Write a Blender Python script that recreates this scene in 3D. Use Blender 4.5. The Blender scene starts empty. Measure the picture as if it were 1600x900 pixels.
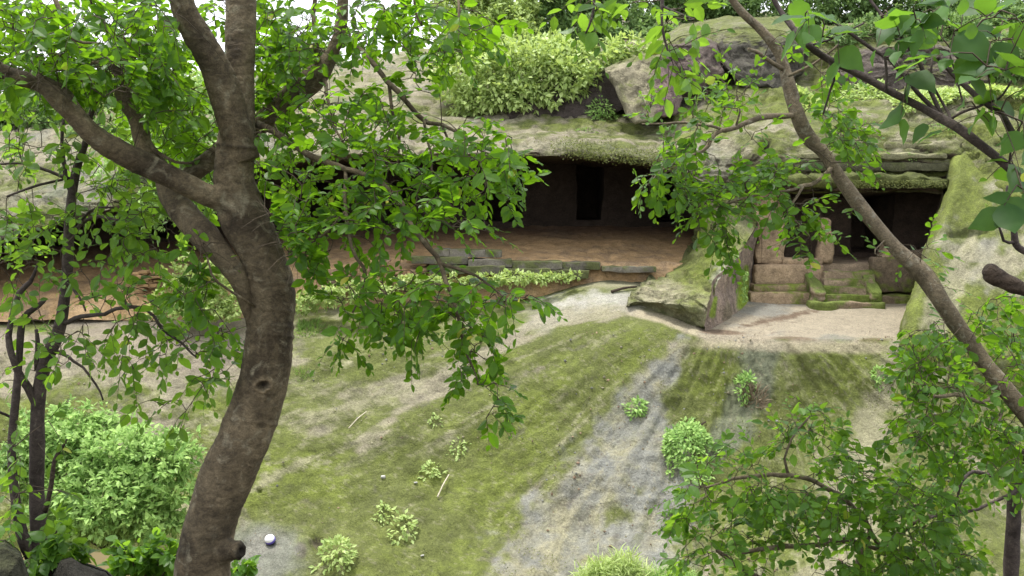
import bpy, math, random
import numpy as np
from mathutils import Vector, Matrix

# ------------------------------------------------------------------ camera, world, sun, exposure
scene = bpy.context.scene
RNG = np.random.default_rng(7)
random.seed(7)
F = 1600.0                       # focal length in photograph pixels
PITCH = math.atan(150.0 / F)     # camera looks slightly down, horizon at y=300
cam_d = bpy.data.cameras.new("camera")
cam_d.sensor_width = 36.0
cam_d.lens = 36.0
cam_d.clip_start = 0.1
cam_d.clip_end = 600.0
cam = bpy.data.objects.new("camera", cam_d)
scene.collection.objects.link(cam)
cam.rotation_euler = (math.radians(90) - PITCH, 0, 0)
scene.camera = cam

SUN_EL, SUN_AZ = math.radians(74), math.radians(300)      # high, over the rock's shoulder
w = bpy.data.worlds.new("World")
scene.world = w
w.use_nodes = True
nt = w.node_tree
for n in list(nt.nodes):
    nt.nodes.remove(n)
wo = nt.nodes.new("ShaderNodeOutputWorld")
bg = nt.nodes.new("ShaderNodeBackground")
sky = nt.nodes.new("ShaderNodeTexSky")
sky.sky_type = 'NISHITA'
sky.sun_disc = False
sky.sun_elevation = SUN_EL
sky.sun_rotation = SUN_AZ
sky.air_density = 1.0
sky.dust_density = 6.0
mixc = nt.nodes.new("ShaderNodeMix")
mixc.data_type = 'RGBA'
mixc.inputs[0].default_value = 0.72
mixc.inputs[7].default_value = (10.5, 10.8, 11.2, 1)       # even bright cloud cover
nt.links.new(sky.outputs[0], mixc.inputs[6])
nt.links.new(mixc.outputs[2], bg.inputs[0])
bg.inputs[1].default_value = 0.112
nt.links.new(bg.outputs[0], wo.inputs[0])

sd = bpy.data.lights.new("sun", 'SUN')
sd.energy = 2.6
sd.angle = math.radians(10)
sd.color = (1.0, 0.975, 0.92)
sun = bpy.data.objects.new("sun", sd)
scene.collection.objects.link(sun)
sun.rotation_mode = 'QUATERNION'
_sv = Vector((math.sin(SUN_AZ) * math.cos(SUN_EL), math.cos(SUN_AZ) * math.cos(SUN_EL), math.sin(SUN_EL)))
sun.rotation_quaternion = _sv.to_track_quat('Z', 'Y')
scene.view_settings.view_transform = 'Standard'
scene.view_settings.look = 'None'
scene.view_settings.exposure = 1.12
scene.view_settings.gamma = 1.0
scene.cycles.max_bounces = 8
scene.cycles.diffuse_bounces = 4
scene.cycles.transmission_bounces = 6

# ------------------------------------------------------------------ coordinates
FWD = np.array([0, math.cos(PITCH), -math.sin(PITCH)])
UPV = np.array([0, math.sin(PITCH), math.cos(PITCH)])
RGT = np.array([1.0, 0, 0])


def P(px, py, d):
    """world point that stands d metres in front of the viewer on the ray through photograph pixel px, py"""
    px, py, d = np.broadcast_arrays(np.asarray(px, float), np.asarray(py, float), np.asarray(d, float))
    v = FWD + ((px - 800) / F)[..., None] * RGT + ((450 - py) / F)[..., None] * UPV
    return v * (d / v[..., 1])[..., None]


def PJ(v):
    v = np.asarray(v, float)
    z = v @ FWD
    return 800 + F * (v @ RGT) / z, 450 - F * (v @ UPV) / z


def _hash(ix, iy, iz):
    h = (ix.astype(np.int64) * 374761393 + iy.astype(np.int64) * 668265263 + iz.astype(np.int64) * 2147483647 * 3) & 0xFFFFFFFF
    h = ((h ^ (h >> 13)) * 1274126177) & 0xFFFFFFFF
    h = (h ^ (h >> 16)) & 0xFFFFFFFF
    h = (h * 2246822519) & 0xFFFFFFFF
    return ((h ^ (h >> 15)) & 0xFFFFFF) / float(0x7FFFFF) - 1.0


def noise(p):
    p = np.asarray(p, float)
    i = np.floor(p).astype(np.int64)
    f = p - i
    u = f * f * f * (f * (f * 6 - 15) + 10)
    r = 0
    for dx in (0, 1):
        wx = u[..., 0] if dx else 1 - u[..., 0]
        for dy in (0, 1):
            wy = u[..., 1] if dy else 1 - u[..., 1]
            for dz in (0, 1):
                wz = u[..., 2] if dz else 1 - u[..., 2]
                r = r + wx * wy * wz * _hash(i[..., 0] + dx, i[..., 1] + dy, i[..., 2] + dz)
    return r


def fbm(p, octv=4, s=1.0, rough=0.5, off=0.0):
    p = np.asarray(p, float) * s + off
    a, r, t = 1.0, 0, 0
    for k in range(octv):
        r = r + a * noise(p + 17.3 * k)
        t += a
        a *= rough
        p = p * 2.03
    return r / t


def ss(a, b, x):
    t = np.clip((x - a) / (b - a), 0, 1)
    return t * t * (3 - 2 * t)


def V3(x, y, z=0.0):
    x, y, z = np.broadcast_arrays(np.asarray(x, float), np.asarray(y, float), np.asarray(z, float))
    return np.stack([x, y, z], -1)


# ------------------------------------------------------------------ mesh helpers
def tag(o, label=None, cat=None, group=None, kind=None):
    if label: o["label"] = label
    if cat: o["category"] = cat
    if group: o["group"] = group
    if kind: o["kind"] = kind
    return o


def link(name, data, parent=None):
    o = bpy.data.objects.new(name, data)
    scene.collection.objects.link(o)
    if parent is not None:
        o.parent = parent
        o.location = -parent.location
    return o


def empty(name, loc, label, cat, group=None):
    o = bpy.data.objects.new(name, None)
    scene.collection.objects.link(o)
    o.location = Vector([float(c) for c in loc])
    return tag(o, label, cat, group)


def mesh_np(name, verts, faces, mats, smooth=True, col=None, var=None, nf=None):
    """verts (n,3); faces (m,k) array, or a list of such arrays"""
    me = bpy.data.meshes.new(name)
    if not isinstance(faces, list):
        faces = [faces]
    faces = [np.asarray(f, np.int32) for f in faces if len(f)]
    loops = np.concatenate([f.ravel() for f in faces])
    sizes = np.concatenate([np.full(len(f), f.shape[1], np.int32) for f in faces])
    starts = np.concatenate([[0], np.cumsum(sizes)[:-1]]).astype(np.int32)
    me.vertices.add(len(verts))
    me.vertices.foreach_set("co", np.asarray(verts, np.float32).ravel())
    me.loops.add(len(loops))
    me.loops.foreach_set("vertex_index", loops)
    me.polygons.add(len(sizes))
    me.polygons.foreach_set("loop_start", starts)
    me.polygons.foreach_set("loop_total", sizes)
    me.update(calc_edges=True)
    me.polygons.foreach_set("use_smooth", np.full(len(sizes), bool(smooth)))
    if col is not None:
        a = me.attributes.new("Col", 'FLOAT_COLOR', 'POINT')
        c = np.ones((len(verts), 4), np.float32)
        c[:, :3] = col
        a.data.foreach_set("color", c.ravel())
    if var is not None:
        a = me.attributes.new("var", 'FLOAT', 'POINT')
        a.data.foreach_set("value", np.asarray(var, np.float32))
    for m in (mats if isinstance(mats, (list, tuple)) else [mats]):
        me.materials.append(m)
    me.validate()
    return me


def cr_eval(ctrl, n):
    """Catmull-Rom along axis 0 of ctrl, n samples"""
    ctrl = np.asarray(ctrl, float)
    k = len(ctrl)
    t = np.linspace(0, k - 1, n)
    i = np.clip(np.floor(t).astype(int), 0, k - 2)
    f = (t - i).reshape((-1,) + (1,) * (ctrl.ndim - 1))
    p0 = ctrl[np.clip(i - 1, 0, k - 1)]; p1 = ctrl[i]; p2 = ctrl[i + 1]; p3 = ctrl[np.clip(i + 2, 0, k - 1)]
    return 0.5 * ((2 * p1) + (-p0 + p2) * f + (2 * p0 - 5 * p1 + 4 * p2 - p3) * f * f + (-p0 + 3 * p1 - 3 * p2 + p3) * f ** 3)


def grid_faces(nu, nv, flip=False):
    a = np.arange(nu * nv).reshape(nu, nv)
    q = np.stack([a[:-1, :-1], a[:-1, 1:], a[1:, 1:], a[1:, :-1]], -1).reshape(-1, 4)
    return q[:, ::-1] if flip else q


def grid_normals(G):
    du = np.gradient(G, axis=0); dv = np.gradient(G, axis=1)
    n = np.cross(du, dv)
    l = np.linalg.norm(n, axis=-1, keepdims=True)
    return n / np.maximum(l, 1e-9)


def patch_grid(rows, nu, nv):
    """rows: list of rows of (px,py,d) -> smooth world grid nu x nv"""
    W = np.array([[P(*c) for c in r] for r in rows])
    G = cr_eval(W, nu)
    return cr_eval(G.transpose(1, 0, 2), nv).transpose(1, 0, 2)


def patch(name, rows, nu, nv, mat, colf, disp=None, parent=None, kind="structure"):
    G = patch_grid(rows, nu, nv)
    N = grid_normals(G)
    # make normals face the viewer
    s = np.sign(-(N * G).sum(-1, keepdims=True)); s[s == 0] = 1
    N = N * s
    if disp is not None:
        px, py = PJ(G)
        G = G + N * disp(G, px, py)[..., None]
        N2 = grid_normals(G); N2 *= np.sign((N2 * N).sum(-1, keepdims=True) + 1e-9); N = N2
    px, py = PJ(G)
    C = colf(G, px, py, N)
    me = mesh_np(name, G.reshape(-1, 3), grid_faces(nu, nv, flip=(s.mean() < 0)), mat, True, C.reshape(-1, 3))
    o = link(name, me, parent)
    if kind: o["kind"] = kind
    return o, G, N


def rough_box(lo, hi, amp=0.03, seg=0.12, colf=None, seed=0.0, maxseg=40, taper=None, rnd=0.04):
    """a hewn block: subdivided box, softened edges, noisy faces. Returns verts, faces, colours"""
    lo = np.array(lo, float); hi = np.array(hi, float); sz = hi - lo
    n = np.clip(np.ceil(sz / seg).astype(int), 2, maxseg)
    V = []; Fc = []; Nn = []; base = 0
    for ax in range(3):
        for side in (0, 1):
            a, b = [k for k in range(3) if k != ax]
            ua = np.linspace(0, 1, n[a] + 1); ub = np.linspace(0, 1, n[b] + 1)
            A, B = np.meshgrid(ua, ub, indexing='ij')
            p = np.zeros(A.shape + (3,))
            p[..., a] = lo[a] + A * sz[a]; p[..., b] = lo[b] + B * sz[b]; p[..., ax] = hi[ax] if side else lo[ax]
            V.append(p.reshape(-1, 3))
            fl = (side == 1) ^ (ax == 1)
            Fc.append(grid_faces(len(ua), len(ub), flip=fl) + base)
            base += A.size
    V = np.concatenate(V); Fc = np.concatenate(Fc)
    c = (lo + hi) / 2
    r = min(rnd, sz.min() * 0.4)
    inner = np.clip(V, lo + r, hi - r)
    dlt = V - inner
    L = np.linalg.norm(dlt, axis=1, keepdims=True)
    V = inner + dlt / np.maximum(L, 1e-9) * np.minimum(L, r)
    nn = dlt / np.maximum(L, 1e-9)
    V = V + nn * (fbm(V, 4, 1.7, off=seed)[:, None] * amp) + V3(fbm(V, 2, 3.1, off=seed + 5), fbm(V, 2, 3.1, off=seed + 9), fbm(V, 2, 3.1, off=seed + 13)) * amp * 0.5
    if taper is not None:
        V = taper(V, lo, hi)
    C = colf(V, nn) if colf else None
    return V, Fc, C


def add_box(name, lo, hi, mat, parent=None, **k):
    V, Fc, C = rough_box(lo, hi, **k)
    return link(name, mesh_np(name, V, Fc, mat, True, C), parent)


def ring_tube(pts, rad, sides=8, cap=True, wob=0.0, seed=0.0):
    pts = np.asarray(pts, float); rad = np.asarray(rad, float); n = len(pts)
    T = np.gradient(pts, axis=0); T /= np.maximum(np.linalg.norm(T, axis=1, keepdims=True), 1e-9)
    up = np.array([0, 1.0, 0.05]); X = np.zeros_like(pts)
    x = np.cross(up, T[0]); 
    if np.linalg.norm(x) < 1e-3: x = np.cross([1, 0, 0], T[0])
    x /= np.linalg.norm(x)
    for i in range(n):
        x = x - T[i] * (x @ T[i]); x /= max(np.linalg.norm(x), 1e-9); X[i] = x
    Y = np.cross(T, X)
    a = np.linspace(0, 2 * math.pi, sides, endpoint=False)
    ring = X[:, None] * np.cos(a)[None, :, None] + Y[:, None] * np.sin(a)[None, :, None]
    rr = rad[:, None, None]
    if wob:
        q = pts[:, None] + ring * rr
        rr = rr * (1 + wob * fbm(q, 3, 0.35 / max(rad.mean(), 1e-3), off=seed)[..., None])
    V = (pts[:, None] + ring * rr).reshape(-1, 3)
    idx = np.arange(n * sides).reshape(n, sides)
    nx = np.roll(idx, -1, 1)
    q = np.stack([idx[:-1], nx[:-1], nx[1:], idx[1:]], -1).reshape(-1, 4)
    faces = [q]
    if cap:
        V = np.concatenate([V, pts[:1], pts[-1:]])
        c0, c1 = n * sides, n * sides + 1
        faces.append(np.stack([nx[0], idx[0], np.full(sides, c0)], -1))
        faces.append(np.stack([idx[-1], nx[-1], np.full(sides, c1)], -1))
    return V, faces


class Soup:
    def __init__(s): s.v = []; s.f = {3: [], 4: []}; s.n = 0; s.c = []; s.a = []
    def add(s, V, faces, col=None, var=None):
        for f in (faces if isinstance(faces, list) else [faces]):
            if len(f): s.f[f.shape[1]].append(f + s.n)
        s.v.append(V); s.n += len(V)
        if col is not None: s.c.append(np.broadcast_to(col, (len(V), 3)))
        if var is not None: s.a.append(np.full(len(V), var))
    def build(s, name, mat, parent=None, smooth=True):
        fs = [np.concatenate(s.f[k]) for k in (3, 4) if s.f[k]]
        return link(name, mesh_np(name, np.concatenate(s.v), fs, mat, smooth,
                                  np.concatenate(s.c) if s.c else None, np.concatenate(s.a) if s.a else None), parent)


# ------------------------------------------------------------------ materials
def newmat(name):
    m = bpy.data.materials.new(name); m.use_nodes = True
    t = m.node_tree
    for n in list(t.nodes): t.nodes.remove(n)
    out = t.nodes.new("ShaderNodeOutputMaterial")
    return m, t, out


def N_(t, kind, **k):
    n = t.nodes.new(kind)
    for a, b in k.items(): setattr(n, a, b)
    return n


def noise_node(t, scale, detail=6, rough=0.6, vec=None, dist=0.0):
    n = N_(t, "ShaderNodeTexNoise")
    n.inputs["Scale"].default_value = scale; n.inputs["Detail"].default_value = detail
    n.inputs["Roughness"].default_value = rough; n.inputs["Distortion"].default_value = dist
    if vec is not None: t.links.new(vec, n.inputs["Vector"])
    return n


def ramp(t, fac, stops):
    r = N_(t, "ShaderNodeValToRGB")
    t.links.new(fac, r.inputs[0])
    while len(r.color_ramp.elements) < len(stops): r.color_ramp.elements.new(0.5)
    for e, (p, c) in zip(r.color_ramp.elements, stops):
        e.position = p
        e.color = (c, c, c, 1) if isinstance(c, (int, float)) else tuple(c) + (1,)
    return r.outputs[0]


def mixrgb(t, fac, a, b, blend='MIX'):
    m = N_(t, "ShaderNodeMix", data_type='RGBA', blend_type=blend)
    for s, v in ((0, fac), (6, a), (7, b)):
        if isinstance(v, (int, float)): m.inputs[s].default_value = v
        elif isinstance(v, tuple): m.inputs[s].default_value = v + (1,) if len(v) == 3 else v
        else: t.links.new(v, m.inputs[s])
    return m.outputs[2]


def rock_material(name, bump=0.6, scale=1.0, rough=0.92, speck=0.35, flow=False, crack=0.0):
    """albedo comes from the mesh's Col attribute (moss, soil, stain areas, niche shade); the nodes add grain, lichen flecks and relief"""
    m, t, out = newmat(name)
    geo = N_(t, "ShaderNodeNewGeometry")
    col = N_(t, "ShaderNodeAttribute", attribute_name="Col").outputs[0]
    n1 = noise_node(t, 2.2 * scale, 8, 0.68, geo.outputs["Position"], 0.4)
    n2 = noise_node(t, 14 * scale, 6, 0.7, geo.outputs["Position"])
    n3 = noise_node(t, 48 * scale, 4, 0.65, geo.outputs["Position"])
    c = mixrgb(t, 1.0, col, ramp(t, n1.outputs[0], [(0.28, 0.93 if flow else 0.72), (0.72, 1.07 if flow else 1.28)]), 'MULTIPLY')
    c = mixrgb(t, 1.0, c, ramp(t, n2.outputs[0], [(0.3, 0.7), (0.7, 1.3)]), 'MULTIPLY')
    c = mixrgb(t, 1.0, c, ramp(t, n3.outputs[0], [(0.3, 1 - speck), (0.7, 1 + speck)]), 'MULTIPLY')
    if crack > 0:
        mp = N_(t, "ShaderNodeMapping"); mp.inputs["Scale"].default_value = (0.7, 0.7, 1.5); t.links.new(geo.outputs["Position"], mp.inputs[0])
        rg = noise_node(t, 1.1, 6, 0.62, mp.outputs[0], 0.3); rg.noise_type = 'FBM'
        ab = N_(t, "ShaderNodeMath", operation='SUBTRACT'); t.links.new(rg.outputs[0], ab.inputs[0]); ab.inputs[1].default_value = 0.5
        a2 = N_(t, "ShaderNodeMath", operation='ABSOLUTE'); t.links.new(ab.outputs[0], a2.inputs[0])
        ck = ramp(t, a2.outputs[0], [(0.0, 0.45), (0.012, 0.85), (0.03, 1.0)])
        c = mixrgb(t, crack, c, mixrgb(t, 1.0, c, ck, 'MULTIPLY'))
    n5 = noise_node(t, 21 * scale, 5, 0.75, geo.outputs["Position"], 1.5)
    c = mixrgb(t, 1.0, c, ramp(t, n5.outputs[0], [(0.60, 1.0), (0.70, 1.55)]), 'MULTIPLY')
    c = mixrgb(t, 1.0, c, ramp(t, n5.outputs[0], [(0.31, 0.55), (0.39, 1.0)]), 'MULTIPLY')
    fl = None
    if flow:
        pass
    if flow:      # fine run-off streaks that follow the fall of the rock
        fa = N_(t, "ShaderNodeAttribute", attribute_name="flow").outputs[1]
        fl = noise_node(t, 1.0, 7, 0.7, fa, 0.3)
        fm = N_(t, "ShaderNodeAttribute", attribute_name="flow_amount").outputs[2]
        c = mixrgb(t, fm, c, mixrgb(t, 1.0, c, ramp(t, fl.outputs[0], [(0.32, 0.72), (0.5, 1.0), (0.68, 1.28)]), 'MULTIPLY'))
    b = N_(t, "ShaderNodeBsdfPrincipled")
    t.links.new(c, b.inputs["Base Color"])
    b.inputs["Roughness"].default_value = rough
    b.inputs["Specular IOR Level"].default_value = 0.25
    add = N_(t, "ShaderNodeMath", operation='MULTIPLY_ADD')
    t.links.new(n2.outputs[0], add.inputs[0]); add.inputs[1].default_value = 0.5
    t.links.new(n1.outputs[0], add.inputs[2])
    add2 = N_(t, "ShaderNodeMath", operation='MULTIPLY_ADD')
    t.links.new(n3.outputs[0], add2.inputs[0]); add2.inputs[1].default_value = 0.25
    t.links.new(add.outputs[0], add2.inputs[2])
    if fl is not None:
        fx_ = N_(t, "ShaderNodeMath", operation='MULTIPLY'); t.links.new(fl.outputs[0], fx_.inputs[0]); t.links.new(fm, fx_.inputs[1])
        add3 = N_(t, "ShaderNodeMath", operation='ADD'); t.links.new(add2.outputs[0], add3.inputs[0]); t.links.new(fx_.outputs[0], add3.inputs[1]); add2 = add3
    bp = N_(t, "ShaderNodeBump"); bp.inputs["Strength"].default_value = bump; bp.inputs["Distance"].default_value = 0.14
    t.links.new(add2.outputs[0], bp.inputs["Height"])
    t.links.new(bp.outputs[0], b.inputs["Normal"])
    t.links.new(b.outputs[0], out.inputs[0])
    return m


def leaf_material(name, dark, light, trans, tfac=0.42, rough=0.42, old=(0.30, 0.27, 0.04)):
    m, t, out = newmat(name)
    v = N_(t, "ShaderNodeAttribute", attribute_name="var").outputs[2]
    geo = N_(t, "ShaderNodeNewGeometry")
    n = noise_node(t, 30, 3, 0.6, geo.outputs["Position"])
    f = N_(t, "ShaderNodeMath", operation='MULTIPLY_ADD'); t.links.new(n.outputs[0], f.inputs[0]); f.inputs[1].default_value = 0.5
    s = N_(t, "ShaderNodeMath", operation='SUBTRACT'); t.links.new(v, s.inputs[0]); s.inputs[1].default_value = 0.25
    t.links.new(s.outputs[0], f.inputs[2])
    c = mixrgb(t, f.outputs[0], dark, light)
    if old: c = mixrgb(t, ramp(t, v, [(0.955, 0.0), (0.985, 1.0)]), c, old)
    b = N_(t, "ShaderNodeBsdfPrincipled"); t.links.new(c, b.inputs["Base Color"])
    b.inputs["Roughness"].default_value = rough; b.inputs["Specular IOR Level"].default_value = 0.22
    tr = N_(t, "ShaderNodeBsdfTranslucent")
    tc = mixrgb(t, f.outputs[0], tuple(x * 0.6 for x in trans), tuple(min(1, x * 1.25) for x in trans))
    t.links.new(tc, tr.inputs[0])
    mx = N_(t, "ShaderNodeMixShader"); mx.inputs[0].default_value = tfac
    t.links.new(b.outputs[0], mx.inputs[1]); t.links.new(tr.outputs[0], mx.inputs[2])
    t.links.new(mx.outputs[0], out.inputs[0])
    return m


def N_scale(t, v):
    m = N_(t, "ShaderNodeMath", operation='MULTIPLY_ADD'); t.links.new(v, m.inputs[0]); m.inputs[1].default_value = 0.5; m.inputs[2].default_value = 0.5
    return m.outputs[0]


def bark_material(name, a, b_, lich, scale=1.0, bump=0.5, lfac=(0.55, 0.68)):
    m, t, out = newmat(name)
    geo = N_(t, "ShaderNodeNewGeometry")
    mp = N_(t, "ShaderNodeMapping"); mp.inputs["Scale"].default_value = (1, 1, 1.4)
    t.links.new(geo.outputs["Position"], mp.inputs[0])
    n1 = noise_node(t, 4 * scale, 7, 0.65, geo.outputs["Position"], 0.6)
    n2 = noise_node(t, 26 * scale, 6, 0.7, mp.outputs[0], 0.8)
    n3 = noise_node(t, 9 * scale, 5, 0.6, geo.outputs["Position"], 1.2)
    n4 = noise_node(t, 110 * scale, 3, 0.6, mp.outputs[0])
    c = mixrgb(t, ramp(t, n1.outputs[0], [(0.35, 0.0), (0.62, 1.0)]), a, b_)
    c = mixrgb(t, ramp(t, n3.outputs[0], [(lfac[0], 0.0), (lfac[1], 0.75)]), c, lich)
    c = mixrgb(t, 1.0, c, ramp(t, n2.outputs[0], [(0.3, 0.5), (0.68, 1.35)]), 'MULTIPLY')
    c = mixrgb(t, 1.0, c, ramp(t, n4.outputs[0], [(0.3, 0.75), (0.7, 1.25)]), 'MULTIPLY')
    mk = N_(t, "ShaderNodeAttribute", attribute_name="mark").outputs[2]       # knots, scars, stained bark
    c = mixrgb(t, 1.0, c, ramp(t, N_scale(t, mk), [(0.0, 1.9), (0.5, 1.0), (1.0, 0.22)]), 'MULTIPLY')
    b = N_(t, "ShaderNodeBsdfPrincipled"); t.links.new(c, b.inputs["Base Color"])
    b.inputs["Roughness"].default_value = 0.85; b.inputs["Specular IOR Level"].default_value = 0.25
    add = N_(t, "ShaderNodeMath", operation='MULTIPLY_ADD')
    t.links.new(n4.outputs[0], add.inputs[0]); add.inputs[1].default_value = 0.3; t.links.new(n2.outputs[0], add.inputs[2])
    bp = N_(t, "ShaderNodeBump"); bp.inputs["Strength"].default_value = bump; bp.inputs["Distance"].default_value = 0.012
    t.links.new(add.outputs[0], bp.inputs["Height"]); t.links.new(bp.outputs[0], b.inputs["Normal"])
    t.links.new(b.outputs[0], out.inputs[0])
    return m


def plain(name, col, rough=0.6, spec=0.3, nscale=20, amp=0.25, bump=0.0):
    m, t, out = newmat(name)
    geo = N_(t, "ShaderNodeNewGeometry")
    n = noise_node(t, nscale, 4, 0.6, geo.outputs["Position"])
    c = mixrgb(t, 1.0, tuple(col), ramp(t, n.outputs[0], [(0.3, 1 - amp), (0.7, 1 + amp)]), 'MULTIPLY')
    b = N_(t, "ShaderNodeBsdfPrincipled"); t.links.new(c, b.inputs["Base Color"])
    b.inputs["Roughness"].default_value = rough; b.inputs["Specular IOR Level"].default_value = spec
    if bump:
        bp = N_(t, "ShaderNodeBump"); bp.inputs["Strength"].default_value = bump; bp.inputs["Distance"].default_value = 0.05
        t.links.new(n.outputs[0], bp.inputs["Height"]); t.links.new(bp.outputs[0], b.inputs["Normal"])
    t.links.new(b.outputs[0], out.inputs[0])
    return m


M_rock = rock_material("weathered_rock", 1.0, crack=0.85)
M_slope = rock_material("mossy_slope_rock", 0.8, 1.3, speck=0.4, flow=True)
M_cave = rock_material("cave_rock", 0.6, 1.6, speck=0.2, crack=0.5)
M_leaf = leaf_material("broad_leaf", (0.026, 0.076, 0.006), (0.078, 0.168, 0.012), (0.24, 0.48, 0.015), 0.46)
M_leaf_r = leaf_material("glossy_leaf", (0.026, 0.072, 0.009), (0.070, 0.150, 0.018), (0.23, 0.45, 0.02), 0.43, 0.42)
M_leaf_big = leaf_material("large_leaf", (0.020, 0.062, 0.012), (0.052, 0.120, 0.024), (0.20, 0.40, 0.03), 0.42, 0.5)
M_leaf_sap = leaf_material("sapling_leaf", (0.034, 0.092, 0.010), (0.090, 0.185, 0.024), (0.28, 0.50, 0.035), 0.45)
M_bush = leaf_material("pale_bush_leaf", (0.130, 0.260, 0.055), (0.380, 0.550, 0.160), (0.40, 0.58, 0.20), 0.38, 0.42)
M_yel = leaf_material("yellow_green_leaf", (0.230, 0.340, 0.090), (0.500, 0.600, 0.240), (0.48, 0.60, 0.14), 0.38, 0.42)
M_hill = leaf_material("hill_leaf", (0.080, 0.150, 0.045), (0.190, 0.290, 0.100), (0.28, 0.42, 0.12), 0.36, 0.5)
M_grass = leaf_material("grass_blade", (0.085, 0.165, 0.030), (0.180, 0.300, 0.060), (0.28, 0.42, 0.07), 0.35, 0.55)
M_mossleaf = leaf_material("moss_sprig", (0.065, 0.082, 0.020), (0.170, 0.185, 0.055), (0.18, 0.22, 0.04), 0.2, 0.7)
M_dry = leaf_material("dead_grass", (0.13, 0.10, 0.065), (0.26, 0.21, 0.14), (0.2, 0.16, 0.1), 0.2, 0.8)
M_bark = bark_material("grey_brown_bark", (0.040, 0.029, 0.017), (0.140, 0.108, 0.066), (0.205, 0.180, 0.125), bump=0.5, lfac=(0.54, 0.70))
M_bark_s = bark_material("sapling_bark", (0.030, 0.022, 0.019), (0.075, 0.058, 0.050), (0.15, 0.13, 0.11), 2.0, 0.4, (0.6, 0.75))
M_bark_r = bark_material("pale_bark", (0.075, 0.058, 0.036), (0.165, 0.130, 0.085), (0.23, 0.21, 0.16), 2.0, 0.5)
M_twig = plain("twig_bark", (0.060, 0.045, 0.030), 0.8, 0.2, 60)
M_dead = plain("dead_wood", (0.050, 0.036, 0.026), 0.85, 0.2, 40, 0.5, 0.6)

# ------------------------------------------------------------------ rock colours
TAN = np.array([0.245, 0.228, 0.148]); PINK = np.array([0.255, 0.218, 0.165]); MOSS = np.array([0.112, 0.128, 0.036])
MOSS_B = np.array([0.132, 0.162, 0.028]); MOSS_D = np.array([0.075, 0.082, 0.032]); GREY = np.array([0.185, 0.185, 0.165])
BLUE = np.array([0.150, 0.155, 0.145]); BROWN = np.array([0.170, 0.120, 0.080]); ORANGE = np.array([0.440, 0.285, 0.140])
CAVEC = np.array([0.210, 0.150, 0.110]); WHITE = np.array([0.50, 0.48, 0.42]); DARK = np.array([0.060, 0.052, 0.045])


def mixc_(a, b, f):
    return a + (b - a) * np.clip(f, 0, 1)[..., None]


def ell(px, py, cx, cy, rx, ry, ang=0, soft=0.35, nz=0):
    c, s = math.cos(math.radians(ang)), math.sin(math.radians(ang))
    x = (px - cx) * c + (py - cy) * s; y = -(px - cx) * s + (py - cy) * c
    r = np.sqrt((x / rx) ** 2 + (y / ry) ** 2) + nz
    return 1 - ss(1 - soft, 1 + soft, r)


def streakline(px, py, pts, wid, nz=0):
    """soft band along a polyline in the rock face"""
    best = np.full(px.shape, 1e9)
    pts = np.array(pts, float)
    for i in range(len(pts) - 1):
        a, b = pts[i], pts[i + 1]; d = b - a; L = (d ** 2).sum()
        t = np.clip(((px - a[0]) * d[0] + (py - a[1]) * d[1]) / L, 0, 1)
        ww = wid[i] + (wid[i + 1] - wid[i]) * t
        best = np.minimum(best, np.hypot(px - a[0] - t * d[0], py - a[1] - t * d[1]) / ww)
    return 1 - ss(0.6, 1.4, best + nz)


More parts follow.
